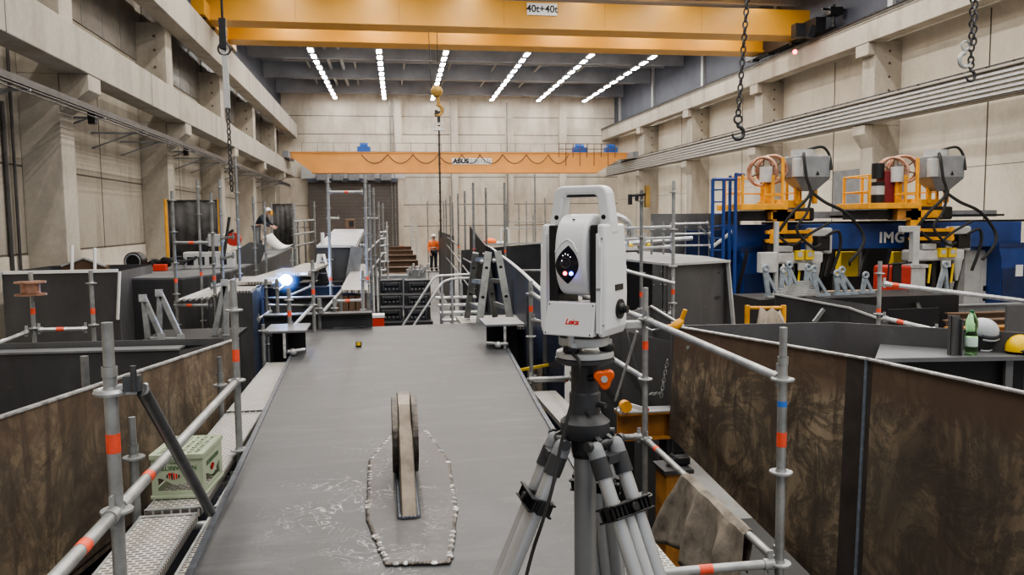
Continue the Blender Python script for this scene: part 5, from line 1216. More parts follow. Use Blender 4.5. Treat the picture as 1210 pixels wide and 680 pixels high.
MB().bx(PY(434,379,13.2).x,PY(454,379,13.2).x,13.2,13.5,DZ-.3,PY(440,376,13.2).z).build('tub_body',M['redbox'],t,bevel=.01); MB().bx(PY(433.5,379,13.2).x,PY(454.5,379,13.2).x,13.19,13.51,PY(440,376,13.2).z,PY(440,373,13.2).z).build('tub_lid',M['whitepaint'],t)
solo(MB().bx(PY(430,379,13.2).x,PY(500,379,13.2).x,13.1,14.2,0,DZ-.305),'tub_stand',M['black'],'black stand below the red tub','stand')
# brown beams lying across further back
for k,(py,y,x0,x1) in enumerate(((329,29,455,500),(321,32,452,497),(313,35,455,494),(306,39,457,492),(300,44,459,488),(295,50,460,486))):
    a = PY(x0,py,y); b = PY(x1,py,y); m = MB(); m.ibeam((a.x,y,a.z),(b.x,y,a.z),.35,.34,.04); o = solo(m,'brown_beam',M['brown'],'rusty brown steel beam lying across the aisle, %s in the row'%ORD[k],'steel beam','brown beams across the aisle')
    for f in (.15,.85): x = a.x+(b.x-a.x)*f; MB().bx(x-.1,x+.1,y-.15,y+.15,0,a.z-.17).build('stand',M['black'],o)
q = PY(466,338,24); solo(MB().bx(PY(447,340,24).x,PY(482,340,24).x,24,24.6,0,PY(460,326,24).z),'grey_crate_stack',M['mgrey'],'grey machine base behind the black clamp blocks','machine base')
t = thing('pale_valve_machine','small pale machine with pipes right of the brown beams','machine',PY(492,330,26))
q = PY(492,330,26); MB().bx(q.x-.3,q.x+.3,26,26.6,0,q.z+.3).build('body',M['mgrey'],t); m = MB()
for k in range(6): m.tube((q.x-.3+.12*k,26-.05,q.z+.1+.1*(k%3)),(q.x-.2+.12*k,25.9,q.z+.4+.1*(k%2)),.035,8)
m.build('pipe',M['galvl'],t)
q = PY(490,322,40); solo(MB().bx(PY(452,290,60).x,PY(458,290,60).x,60,60.5,0,PY(455,283,60).z),'pale_cabinet',M['mwhite'],'pale cabinet far back beside the roller door','cabinet')
solo(MB().bx(PY(472,293,55).x,PY(478,293,55).x,55,55.5,0,PY(472,291,55).z),'red_bin',M['redbox'],'small red bin in front of the far wall','bin')
q = PY(485,300,52); t = thing('far_ladder','silver straight ladder standing upright near the far wall','ladder',(q.x,52,0))
zt_ = PY(489,258,52).z
for s in (-.17,.17): MB().tube((PY(489,280,52).x+s,52,0),(PY(489,280,52).x+s,52,zt_),.035,6).build('rail',M['galvl'],t)
m = MB()
for k in range(16): m.tube((PY(489,280,52).x-.17,52,.3+k*.3),(PY(489,280,52).x+.17,52,.3+k*.3),.03,6)
m.build('rung',M['galvl'],t)
# bent hand rails and small stair
def bent(label, pts, y0, y1):
    n = len(pts); P_ = [PY(px,py,y0+(y1-y0)*i/(n-1)) for i,(px,py) in enumerate(pts)]
    t = thing('hand_rail',label,'hand rail',P_[0],'bent tube hand rails'); MB().path(smooth_path(P_,4),.021,8).build('rail_tube',M['galvl'],t,smooth=True)
    q = P_[-3]; MB().tube((q.x,q.y,.0),(q.x,q.y,q.z),.02,8).build('rail_post',M['galvl'],t); MB().tube((P_[0].x,P_[0].y,0),P_[0],.02,8).build('rail_post',M['galvl'],t)
bent('bent silver hand rail of the small stair, left one at the deck edge',((476,385),(494,357),(508,335),(514,328),(522,326),(540,325),(557,324)),14.2,14.8)
bent('bent silver hand rail of the small stair, right one at the deck edge',((489,385),(506,359),(519,339),(525,333),(534,330),(546,329),(557,328.5)),13.6,14.2)
t = thing('stair_tower','light grey steel stair with landing between the hand rails and the trestle','stair',(0.4,15,0))
for k in range(4): a = PY(518+k*3,352+k*9,15.6-k*.5); MB().bx(a.x-.05,a.x+.75,a.y,a.y+.3,a.z-.03,a.z).build('tread',M['galvl'],t)
for px in (521,533,545,557): a = PY(px,335 if px>530 else 350,15.8); MB().tube((a.x,15.8,0),(a.x,15.8,a.z),.03,8).build('post',M['galv'],t)
px_led(t,521,352,15.8,557,352,15.8,mt='galvl'); px_led(t,521,372,15.8,557,372,15.8,mt='galvl')
# A-frame trestle ladder behind the right bracket
YT = 12.85
t = thing('trestle_ladder','grey steel A frame trestle ladder standing behind the right corner bracket','ladder',(PY(578,380,YT).x,YT,1.93))
def rail_(x0,y0,x1,y1,y,yy,w=.115): 
    a = PY(x0,y0,yy); b = PY(x1,y1,y); b.z = 1.95; o = MB().beam(a,b,w,.055,(0,1,0)).build('rail',M['galvt'],t,bevel=.004)
    for f in (.22,.62): c = a.lerp(b,f); MB().tube(c+V((0,-.028,0)),c+V((0,-.034,0)),.028,12).build('rail_hole',M['blk'],o)
    return a,b
R1_ = rail_(577,298,566,383,YT-.35,YT); R2_ = rail_(588,297,604,383,YT-.35,YT); R3_ = rail_(562,299,552,385,YT+.75,YT+.25,.10); R4_ = rail_(574,299,585,383,YT+.75,YT+.25,.10)
for f in (.10,.42,.78):
    for A_,B_ in ((R1_,R2_),(R3_,R4_)) if False else ((R3_,R1_),(R4_,R2_)): MB().beam(A_[0].lerp(A_[1],f),B_[0].lerp(B_[1],f),.05,.07).build('rung',M['galvt'],t)
for A_ in (R1_,R2_): MB().ball(A_[0].lerp(A_[1],.13)+V((-.09,-.02,0)),.035,10,7).build('hinge_bolt',M['galvl'],t,smooth=True)
solo(MB().bx(PY(545,385,13).x,PY(620,385,13).x,12.40,14.0,1.88,1.93),'trestle_plank',M['plank'],'perforated plank below the A frame trestle ladder','plank')
solo(MB().bx(PY(548,385,13).x,PY(618,385,13).x,12.6,13.8,0,1.87),'plank_stand',M['black'],'dark stand carrying the trestle plank','stand')
# curved blue-grey web panel and dark box behind it
t = thing('curved_steel_web','curved bluish steel web panel with pale upper rim behind the instrument','steel panel',(1.8,13,0))
cp = [(PY(px,py,y)) for px,py,y in ((560,296,24),(575,291,22),(590,301,18),(606,313,14.5),(625,330,11.5),(645,350,9.6),(665,372,8.9))]
m = MB()
for a,b in zip(cp,cp[1:]): n = V((.02,.01,0)); m.hexa([low(a,.2),low(b,.2),low(b,.2)+n,low(a,.2)+n,a,b,b+n,a+n])
m.build('web_plate',M['bluep'],t); MB().path(smooth_path([p+V((0,0,.01)) for p in cp],3),.025,6).build('pale_rim',M['whitepaint'],t)
m = MB()
for k in range(3):
    a = cp[3+k]; m.beam(low(a,a.z-.25)+V((-.02,-.02,0)),low(a,.5)+V((-.02,-.02,0)),.05,.02,(0,1,0))
m.build('stiffener',M['dark2'],t)
t = thing('dark_box_section','dark open steel box section with thin pale top edge left of the instrument','steel box',(3,22,0))
a = PY(545,296,24); b = PY(648,287,22)
MB().hexa([V((a.x,24,.1)),V((b.x,22,.1)),V((b.x,22.05,.1)),V((a.x,24.05,.1)),a,b,b+V((0,.05,0)),a+V((0,.05,0))]).build('rear_plate',M['dark'],t)
MB().beam(PY(575,289,23),b,.05,.05).build('pale_rim',M['lgrey'],t)
MB().beam(PY(556,300,23.4),PY(575,330,19),.05,1.6).build('side_plate',M['black'],t)
px_led(t,610,320,18,648,320,16,mt='galvl')
q = PY(580,290,24.2); t = thing('orange_helmet_tool','small orange and white grinder on the dark box edge','power tool',q); MB().ball(q+V((0,.1,.1)),(.2,.14,.12),12,8).build('body',M['vest'],t,smooth=True); MB().tube(q+V((.1,.1,.05)),q+V((.4,.1,.05)),.06,8).build('grip',M['whitepaint'],t)
for px,py in ((527,286),): pass
q0 = PY(592,288,22.6); q1 = PY(601,270,22.6); t = thing('tube_stand','small white rectangular tube frame standing on the dark box','frame',q0)
for a,b,n in ((q0,V((q0.x,22.6,q1.z)),'post'),(V((q1.x,22.6,q0.z)),q1,'post'),(V((q0.x,22.6,q1.z)),q1,'bar')): MB().beam(a,b,.05,.05,(0,1,0)).build(n,M['whitepaint'],t)
# dark plates seen on edge along the aisle
t = thing('leaning_plate_row','dark steel plate row standing along the right side of the aisle','steel plate',(1.4,26,0))
for k,(px0,py0,px1,py1,y0,y1) in enumerate(((518,273,535,279,40,31),)):
    a = PY(px0,py0,y0); b = PY(px1,py1,y1); n = V((.04,0,0)); MB().hexa([low(a,.1),low(a,.1)+n,low(b,.1)+n,low(b,.1),a,a+n,b+n,b]).build('plate',M['dark'],t)
# scaffold pole rows towards the far wall
t = thing('aisle_scaffold','row of tall scaffold poles with rails along the right side of the aisle','scaffold',(1,24,0))
ys = {}
for px,py,y,tp in ((505,238,44,()),(524,238,38,()),(527,236,35,()),(532,232,31,()),(535,240,33,()),(541,229,27,(292,)),(549,226,24,()),(559,216,20,(295,)),(574,222,22,()),(596,216,21,(297,)),(598,240,26,())): px_pole(t,px,py,y,tp,r=.03)
for l in ((524,284,38,559,330,20,()),(524,300,38,559,345,20,()),(518,272,44,541,290,27,()),(541,302,27,559,312,20,())): px_led(t,*l)
t = thing('far_scaffold','thin scaffold poles in front of the far wall behind the instrument handle','scaffold',(6,40,0))
for px,py,y in ((613,240,42),(622,238,42),(632,206,30),(644,234,40),(630,254,44)): px_pole(t,px,py,y,(),r=.03)
for py in (262,270): px_led(t,600,py,42,650,py,40)
t = thing('deck_corner_scaffold','grey scaffold pole with red tape at the right deck edge near the bracket','scaffold',(1.75,9,0))
px_pole(t,627,332,9.1,(365,),mt='galv'); px_led(t,627,378,9.1,700,395,8.3,mt='galv'); px_led(t,627,346,9.1,660,368,8.2,mt='galv')
px_led(t,627,451,9.0,672,449,8.9,(.9,),mt='galvl')
# tan tarpaulin with yellow bars right of the deck
a = PY(622,434,9.6); b = PY(663,428,9.6); m = MB(); vs = []; n = 24
for i in range(n+1):
    f = i/n; x = a.x+(b.x-a.x)*f; d = .05*math.sin(i*1.1); zz = a.z+(b.z-a.z)*f
    vs += [V((x,9.6+d,.9)),V((x+.01,9.6+d*.5,zz))]
m.add(vs,[(2*i,2*i+2,2*i+3,2*i+1) for i in range(n)]); o = solo(m,'tarpaulin',M['tan'],'tan tarpaulin hanging beside the right deck edge behind the tripod','tarpaulin',smooth=True)
t = thing('tarpaulin_holder','yellow bar frame holding the tan tarpaulin behind the tripod','frame',(a.x,9.55,.0))
MB().beam(V((a.x-.1,9.52,a.z-.02)),V((b.x,9.52,b.z+.01)),.04,.03).build('bar',M['yellowb'],t); q = PY(658,440,9.5); MB().tube((q.x,9.5,0),(q.x,9.5,PY(658,421,9.5).z),.028,8).build('post',M['yel'],t); MB().beam(PY(640,486,9.5),PY(660,478,9.5),.03,.03).build('bar',M['yellowb'],t)

# ================================================================== RIGHT MIDDLE GROUND
t = thing('open_girder_end','open dark steel girder section with pale top plate right of the instrument','girder',(4.5,12,0))
A = PY(862,308,11.5); Bq = PY(745,299,13.5); Cq = PY(700,296,15)
zt_ = A.z; A = V((A.x,A.y,zt_))
back = PZ(760,297,zt_); lft = PZ(690,301,zt_); lf2 = PZ(690,297,zt_); rb = PZ(835,303,zt_)
front_l = PZ(789,312,zt_)
MB().prism([p-V((0,0,.03)) for p in (A,front_l,lft,lf2,back,rb)],(0,0,.03)).build('top_plate',M['dark3'],t)
m = MB(); m.beam(front_l+V((0,-.02,-.01)),A+V((0,-.02,-.01)),.03,.035); m.beam(front_l+V((0,-.02,-.01)),lft+V((0,-.02,-.01)),.03,.035); m.build('pale_rim',M['lgrey'],t)
d = (A-front_l).normalized(); n = V((-d.y,d.x,0))
f1 = V((front_l.x+.02,front_l.y+.05,.2)); f2 = V((A.x-.06,A.y+.05,.2))
MB().hexa([f1,f2,f2+n*.03,f1+n*.03,V((f1.x,f1.y,zt_-.03)),V((f2.x,f2.y,zt_-.03)),V((f2.x,f2.y,zt_-.03))+n*.03,V((f1.x,f1.y,zt_-.03))+n*.03]).build('face_plate',M['dark2'],t)
MB().beam(A+V((-.03,-.01,-.03)),V((PY(867,388,11.4).x,11.4,PY(867,388,11.4).z)),.035,.05).build('pale_side_rim',M['lgrey'],t)
MB().hexa([V((A.x-.02,A.y,.2)),V((A.x+.02,A.y,.2)),V((rb.x+.02,rb.y,.2)),V((rb.x-.02,rb.y,.2)),V((A.x-.02,A.y,zt_-.03)),V((A.x+.02,A.y,zt_-.03)),V((rb.x+.02,rb.y,zt_-.03)),V((rb.x-.02,rb.y,zt_-.03))]).build('side_plate',M['dark'],t)
g0_ = lft+V((.1,.5,0)); MB().hexa([V((g0_.x,g0_.y,.2)),V((front_l.x-.02,front_l.y+.6,.2)),V((front_l.x-.02,front_l.y+.63,.2)),V((g0_.x,g0_.y+.03,.2)),V((g0_.x,g0_.y,zt_-.03)),V((front_l.x-.02,front_l.y+.6,zt_-.03)),V((front_l.x-.02,front_l.y+.63,zt_-.03)),V((g0_.x,g0_.y+.03,zt_-.03))]).build('inner_plate',M['black'],t)
m = MB(); m.bx(3.9,5.2,11.6,12.0,0,.2); m.build('support_block',M['timber'],t)
m = MB(); a = PY(792,360,11.6); m.beam(a,PY(852,350,11.45),.05,.02); m.beam(PY(795,335,11.65),PY(850,322,11.5),.05,.02); m.build('stiffener_trace',M['dark'],t)
# grey sheet low in front of the opening
a = PY(742,372,8.6); b = PY(808,388,7.9); a2 = PY(740,430,8.6); b2 = PY(806,412,7.9)
for nm,lab,pp in (('low_grey_plate','low grey steel plate with pale rim between the guard rail and right rusted box',((735,371,8.5),(769,362,8.7),(808,386,7.8),(808,415,7.8),(735,440,8.5))),):
    P_ = [PY(*q) for q in pp]; o = solo(MB().prism([P_[0],P_[1],P_[2],V((P_[2].x,P_[2].y,.1)),V((P_[0].x,P_[0].y,.1))],(.0,.02,0)),nm,M['dark2'],lab,'steel plate'); MB().beam(P_[1]+V((0,-.01,0)),P_[2]+V((0,-.01,0)),.025,.02).build('pale_rim',M['lgrey'],o); MB().beam(P_[2]+V((0,-.01,0)),P_[2]+V((0,-.01,-.18)),.02,.02,(0,1,0)).build('pale_rim',M['lgrey'],o)
a = PY(722,385,8.0); b = PY(790,480,7.6)
solo(MB().hexa([V((a.x,9.0,0)),V((b.x+.25,7.8,0)),V((b.x+.25,7.83,0)),V((a.x,9.03,0)),V((a.x,9.0,2.42)),V((b.x+.25,7.8,2.3)),V((b.x+.25,7.83,2.3)),V((a.x,9.03,2.42))]),'standing_plate',M['dark2'],'plain dark grey steel plate standing behind the guard rail pole','steel plate')
# hanging chain, orange beam with ratchet hoist, orange trestle
t = thing('small_chain','thin slack chain hanging behind the guard rail pole','chain',PY(782,470,7.4))
m = MB(); a = PY(789,425,7.4); c = PY(781,470,7.4); chain_links(m,c,a,.035,.028,.006); m.build('chain',M['galv'],t); m = MB(); chain_links(m,PY(768,466,7.3),PY(781,465,7.4),.035,.028,.006); m.build('chain',M['galv'],t)
a = PY(729,487,7.2); b = PY(800,490,7.2)
o = solo(MB().ibeam((a.x,7.2,a.z-.13),(b.x+.1,7.2,a.z-.13),.2,.26,.02),'orange_beam',M['orangeb'],'orange brown steel beam lying across behind the tripod and guard rail','steel beam')
m = MB()
for f in (.1,.9): x = a.x+(b.x-a.x)*f; m.bx(x-.08,x+.08,7.1,7.3,0,a.z-.26)
m.build('stand',M['black'],o)
m = MB(); q = PY(745,478,7.12); m.bx(a.x+.0,b.x,7.1,7.3,a.z+.001,a.z+.012); o = solo(m,'beam_board',M['galvl'],'pale steel strip on top of the orange brown beam','strip')
t = thing('ratchet_hoist','white and orange ratchet hoist lying on the orange brown beam','hoist',(q.x,7.15,a.z+.012))
z_ = a.z+.014; m = MB(); m.tube((q.x-.05,7.08,z_+.055),(q.x-.05,7.16,z_+.055),.055,18); m.build('hoist_drum',M['yel'],t,smooth=True)
MB().beam((q.x-.03,7.1,z_+.075),(q.x+.14,7.1,z_+.02),.03,.035).build('hoist_lever',M['whitepaint'],t,bevel=.004); MB().tube((q.x+.10,7.1,z_+.034),(q.x+.17,7.1,z_+.014),.013,8).build('lever_grip',M['redbox'],t); MB().ring((q.x-.12,7.1,z_+.03),(0,1,0),.022,.008,14,6).build('hoist_hook',M['galv'],t)
q = PY(799,558,5.9)
t = thing('orange_trestle','orange brown steel trestle with round bolt left of the right rusted plate','trestle',(q.x,5.9,0))
MB().bx(q.x-.10,q.x+.10,5.85,6.10,0,q.z).build('trestle_post',M['orangeb'],t,bevel=.006); MB().bx(q.x-.12,q.x+.12,5.83,6.12,q.z,q.z+.03).build('trestle_cap',M['dark'],t)
MB().tube((q.x+.04,5.80,PY(800,575,5.85).z),(q.x+.04,5.85,PY(800,575,5.85).z),.032,18).build('round_bolt',M['lgrey'],t,smooth=True); m = MB(); m.tube((q.x-.02,5.98,q.z+.03),(q.x+.03,5.98,q.z+.1),.05,12); m.box((q.x+.05,5.98,q.z+.07),(.16,.1,.06)); m.build('jack_head',M['blk'],t,bevel=.008)
# scaffold pole pair and rails in front of the open girder
t = thing('right_scaffold','grey scaffold poles with slanting rail in front of the open girder at right','scaffold',(4,10,0))
px_pole(t,796,214,10.4,(296+49,),mt='galv',r=.025); px_pole(t,758,225,10.8,(348,),mt='galvd',r=.025)
px_led(t,735,319,10.5,800,336,10.3,mt='galvl'); px_led(t,690,298,12,758,296,11.2,mt='galvd')
px_led(t,790,375,10.4,797,355,10.5,mt='galv')
for py in (268,281,292): px_led(t,738,py+2,14,796,py,13,mt='galvl')
for px,y in ((770,14),(784,14),(742,15)): px_pole(t,px,262,y,(),r=.022)
q = PY(762,235,10.75); t2 = thing('hanging_clamp','small ochre clamp with black jaws hanging on a scaffold pole','clamp',q)
MB().bx(q.x-.0,q.x+.06,10.7,10.78,q.z-.12,q.z+.18).build('clamp_body',M['brass'],t2); m = MB(); m.tube((q.x-.22,10.74,q.z+.04),(q.x,10.74,q.z+.06),.018,8); m.bx(q.x-.24,q.x-.19,10.72,10.76,q.z-.08,q.z+.06); m.bx(q.x-.14,q.x-.10,10.72,10.76,q.z-.03,q.z+.05); m.build('clamp_jaw',M['blk'],t2)
# big dark plate with bright scaffold
a = PY(770,253,21); b = PY(875,250,21)
solo(MB().bx(a.x,b.x,21,21.06,0,a.z),'dark_screen_plate',M['dark2'],'large dark grey plate standing upright left of the blue machine','steel plate')
t = thing('bright_scaffold','small bright scaffold frame in front of the large dark plate','scaffold',(7,20.3,0))
for px in (783,795,810,826,838): px_pole(t,px,262 if px>790 else 270,20.3,(),mt='galvd',r=.02,dz=1)
for py,x0,x1 in ((265,795,838),(277,792,842),(291,783,846)): px_led(t,x0,py,20.25,x1,py-1,20.25,mt='galvl',r=.03)
px_led(t,826,268,20.2,846,285,20.2,mt='galvd'); px_led(t,838,295,20.2,868,272,20.2,mt='whitepaint',r=.05)
t = thing('tank_hoses','bundle of grey pipes and yellow lamps behind the instrument at right','pipes',PY(748,280,20))
q = PY(748,285,20); m = MB(); m.path([q+V((-.5+.5*math.cos(a_),0,.1+.55*math.sin(a_))) for a_ in [i*.2 for i in range(16)]],.08,8); m.tube(q+V((-.8,0,-.1)),q+V((1.6,0,.05)),.06,8); m.tube((q.x+.3,20,0),(q.x+.3,20,q.z+.2),.07,8); m.build('pipe',M['galvl'],t,smooth=True)
for dx in (0,.5): MB().ball(q+V((dx-.1,-.1,-.12)),.07,8,6).build('lamp',M['yellowb'],t)

# ---- blue portal welding gantry
GY = 20.0
t = thing('welding_gantry','dark blue portal welding gantry with white lettering','welding gantry',(12,GY,0))
a = PY(868,266,GY); b = PY(1222,262,GY); zb_ = PY(1050,293.5,GY).z; zt_ = a.z
bm = MB().bx(a.x,17.6,GY,GY+.9,zb_,zt_).build('cross_beam',M['blue'],t,bevel=.01)
q0 = PY(1037,282,GY); q1 = PY(1070,282,GY)
text('gantry_lettering','IMG',.40,bm,M['whitepaint'],((q0.x+q1.x)/2,GY-.012,q0.z+.01),frame((1,0,0),(0,0,1)),.004,space=1.12,bold=.014)
for px0,px1,mt in ((872,926,'blue'),(1176,1225,'blue')):
    p0 = PY(px0,300,GY-.05).x; p1 = PY(px1,300,GY-.05).x
    L = MB().prism([(p0,GY-.15,zb_+.02),(p1,GY-.15,zb_+.02),(p1-.12,GY-.15,zb_-.35),(p1-.12,GY-.15,0),(p0+.12,GY-.15,0),(p0+.12,GY-.15,zb_-.35)],(0,1.2,0)).build('portal_leg',M[mt],t,bevel=.015)
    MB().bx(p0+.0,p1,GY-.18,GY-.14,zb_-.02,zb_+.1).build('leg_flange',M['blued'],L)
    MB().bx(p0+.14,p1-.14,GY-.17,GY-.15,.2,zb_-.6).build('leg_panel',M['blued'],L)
q = PY(1205,320,GY-.2); MB().bx(q.x-.11,q.x+.11,GY-.19,GY-.17,q.z-.16,q.z+.16).build('leg_sign',M['whitepaint'],t)
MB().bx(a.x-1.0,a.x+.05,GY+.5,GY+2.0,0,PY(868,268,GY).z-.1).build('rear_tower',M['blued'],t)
m = MB(); m.bx(PY(935,262,GY+1.2).x,17.9,GY+1.3,GY+1.5,PY(1000,258,GY+1.3).z,PY(1000,250,GY+1.3).z); m.build('rear_rail',M['mgrey'],t)
m = MB(); m.bx(PY(900,262,GY+.5).x,17.9,GY+.2,GY+.5,zt_,zt_+.06); m.bx(PY(980,262,GY+1.1).x,17.9,GY+1.0,GY+1.1,zt_+.16,zt_+.22); m.build('top_rail',M['blk'],t)
# blue cage ladder at the gantry's left end
m_l = thing('blue_ladder','tall dark blue tube ladder cage left of the blue gantry','ladder',(PY(855,300,19).x,19,0))
xs_ = [PY(px,250,19).x for px in (842,855,869)]; zT = PY(850,212,19).z; zR = PY(862,206,19).z
for x,z in zip(xs_,(zT,zT,zR)): MB().tube((x,19,0),(x,19,z),.045,8).build('stile',M['blue'],m_l)
MB().tube((xs_[2]+.12,19.6,0),(xs_[2]+.12,19.6,zR),.045,8).build('stile',M['blue'],m_l)
m = MB()
for k in range(14): m.tube((xs_[0],19,.4+k*.30),(xs_[1],19,.4+k*.30),.018,6)
m.build('rung',M['blue'],m_l)
MB().tube((xs_[0],19,zT),(xs_[2],19,zT),.04,8).build('top_bar',M['blue'],m_l); MB().tube((xs_[2],19,zR),(xs_[2]+.35,19.3,zR),.04,8).build('top_bar',M['blue'],m_l)

def spool_wheel(t, c, R, axis=(0,1,0), n=6):
    c = V(c); m = MB(); m.ring(c+V((0,-.05,0)),axis,R,.035,28,8); m.ring(c+V((0,.08,0)),axis,R,.035,28,8); m.build('reel_rim',M['coil'],t,smooth=True)
    m = MB()
    ax = V(axis).normalized(); a = ax.orthogonal().normalized(); b = ax.cross(a)
    for k in range(n): m.tube(c,c+(a*math.cos(k*6.2832/n)+b*math.sin(k*6.2832/n))*R,.018,6)
    m.tube(c-ax*.12,c+ax*.12,.06,10); m.build('reel_spoke',M['brown'],t)
def hose(t, pts, r=.045, mt='rubber'): MB().path(smooth_path([V(p) for p in pts],5),r,8).build('hose',M[mt],t,smooth=True)

def platform(label, x0, x1, xd, grp):
    """welding platform carried on the gantry: px anchors of its left, right edge and of the hopper"""
    y0, y1 = GY-.9, GY+.6
    L = PY(x0,243,y0).x; Rr = PY(x1,243,y0).x; zf = PY(900,248,y0).z; zd = PY(900,241,y0).z; zr = PY(900,207,y0).z
    t = thing('welding_platform',label,'welding platform',((L+Rr)/2,GY,zf),grp)
    W = Rr-L; xm = L+W*.56
    MB().bx(L,xm,y0,y1,zf,zd).build('deck_frame',M['yel'],t,bevel=.01)
    MB().bx(xm+.1,Rr,y0+.6,y1+.2,zf+.05,zd+.1).build('deck_frame',M['yel'],t,bevel=.01)
    m = MB(); m.bx(xm-.15,xm+.15,y0+.1,y0+.3,zf-.55,zd+.1); m.bx(xm-.3,xm+.75,y0+.1,y0+.35,zf-.25,zf-.05); m.build('deck_bracket',M['yel'],t,bevel=.01)
    MB().bx(L+.9,L+1.5,y0+.1,y0+.5,zf-.3,zf).build('under_box',M['orangeb'],t)
    MB().bx(xm+.2,Rr+.1,y0+.3,y1,zf-.30,zf+.05).build('cable_carrier',M['blk'],t,bevel=.05)
    MB().bx(L+.2,xm-.2,y0+.3,y1,zf-.28,zf-.02).build('beam_saddle',M['blk'],t)
    for i,(x,y) in enumerate(((L+.05,y0+.05),(L+.2,y1-.05),(L+W*.42,y0+.05),(xm,y0+.1),(Rr-.1,y0+.7),(Rr-.05,y1),(L+W*.30,y1),(L+W*.62,y1))):
        MB().bx(x-.03,x+.03,y-.03,y+.03,zd,zr if i not in (3,) else zr+.45).build('rail_post',M['yel'],t)
    for z in (zr,zr-.42):
        MB().tube((L+.05,y0+.05,z),(L+.2,y1-.05,z),.022,6).build('rail_bar',M['yel'],t); MB().tube((L+.2,y1-.05,z),(Rr-.05,y1,z),.022,6).build('rail_bar',M['yel'],t); MB().tube((Rr-.1,y0+.7,z),(Rr-.05,y1,z),.022,6).build('rail_bar',M['yel'],t)
    MB().tube((L+W*.3,y0+.05,zr-.5),(xm,y0+.1,zr-.5),.022,6).build('rail_bar',M['yel'],t)
    # wire reels on a post
    p = MB().bx(L+W*.46,L+W*.53,GY-.3,GY-.15,zd,zr+.25).build('reel_post',M['yel'],t)
    spool_wheel(t,(L+W*.40,GY-.35,zr+.12),.36,(.75,.65,0)); spool_wheel(t,(L+W*.56,GY-.2,zr+.18),.36,(.6,.8,.0))
    m = MB(); m.tube((L+W*.40,GY-.55,zd+.55),(L+W*.40,GY-.55,zd+.95),.16,14); m.build('wire_barrel',M['mwhite'],t,smooth=True); MB().bx(L+W*.385,L+W*.415,GY-.58,GY-.52,zd,zd+.55).build('barrel_stand',M['yel'],t)
    # flux hopper
    hx = PY(xd,200,GY-.4).x; hz = PY(xd,211,GY-.4).z; hy = GY-.4; ht = PY(xd,185,GY-.4).z
    H_ = MB().bx(hx-.48,hx+.48,hy-.35,hy+.35,hz,ht).build('hopper_box',M['mgrey'],t,bevel=.03)
    z2 = PY(xd,226,GY-.4).z
    MB().hexa([(hx-.18,hy-.15,z2),(hx+.18,hy-.15,z2),(hx+.18,hy+.15,z2),(hx-.18,hy+.15,z2),(hx-.48,hy-.35,hz),(hx+.48,hy-.35,hz),(hx+.48,hy+.35,hz),(hx-.48,hy+.35,hz)]).build('hopper_cone',M['mgrey'],t)
    MB().tube((hx-.1,hy,ht),(hx-.1,hy,ht+.16),.3,18).build('hopper_lid',M['lgrey'],t,smooth=True); MB().bx(hx-.52,hx-.3,hy-.38,hy-.2,hz+.02,hz+.5).build('control_box',M['mwhite'],t,bevel=.02)
    m = MB(); m.prism([(hx+.06,hy-.36,hz+.07),(hx+.16,hy-.36,hz+.07),(hx+.11,hy-.36,hz+.18)],(0,-.005,0)); m.build('hopper_mark',M['blk'],t)
    for s in (-.22,.3): MB().bx(hx+s-.05,hx+s+.05,hy+.05,hy+.15,zd,hz-.15).build('hopper_leg',M['yel'],t)
    # black hoses
    hose(t,[(hx-.25,hy-.3,ht+.05),(hx-.35,hy-.5,ht-.1),(hx-.3,hy-.55,hz),(hx-.2,hy-.55,z2-.1),(hx-.7,hy-.6,zf-.1),(hx-1.0,hy-.5,zf-.55)],.04)
    hose(t,[(hx-.1,hy-.2,ht+.15),(hx+.25,hy-.3,ht+.22),(hx+.46,hy-.3,ht+.0),(hx+.46,hy-.4,hz+.2)],.035)
    hose(t,[(hx+.0,hy-.2,z2),(hx+.25,hy-.5,z2-.3),(hx+.8,hy-.55,zf-.1),(hx+1.3,hy-.5,zf-.6),(hx+1.25,hy-.6,zb_+.1),(hx+.9,hy-.6,zb_-.3)],.042)
    hose(t,[(hx-.1,hy-.5,z2),(hx-.3,hy-.6,zf-.1),(hx-.6,hy-.65,zf-.5),(hx-.2,hy-.7,zf-.95),(hx+.1,hy-.6,zf-.9)],.035)
    return t,hx,zf,zd,zr,L,W
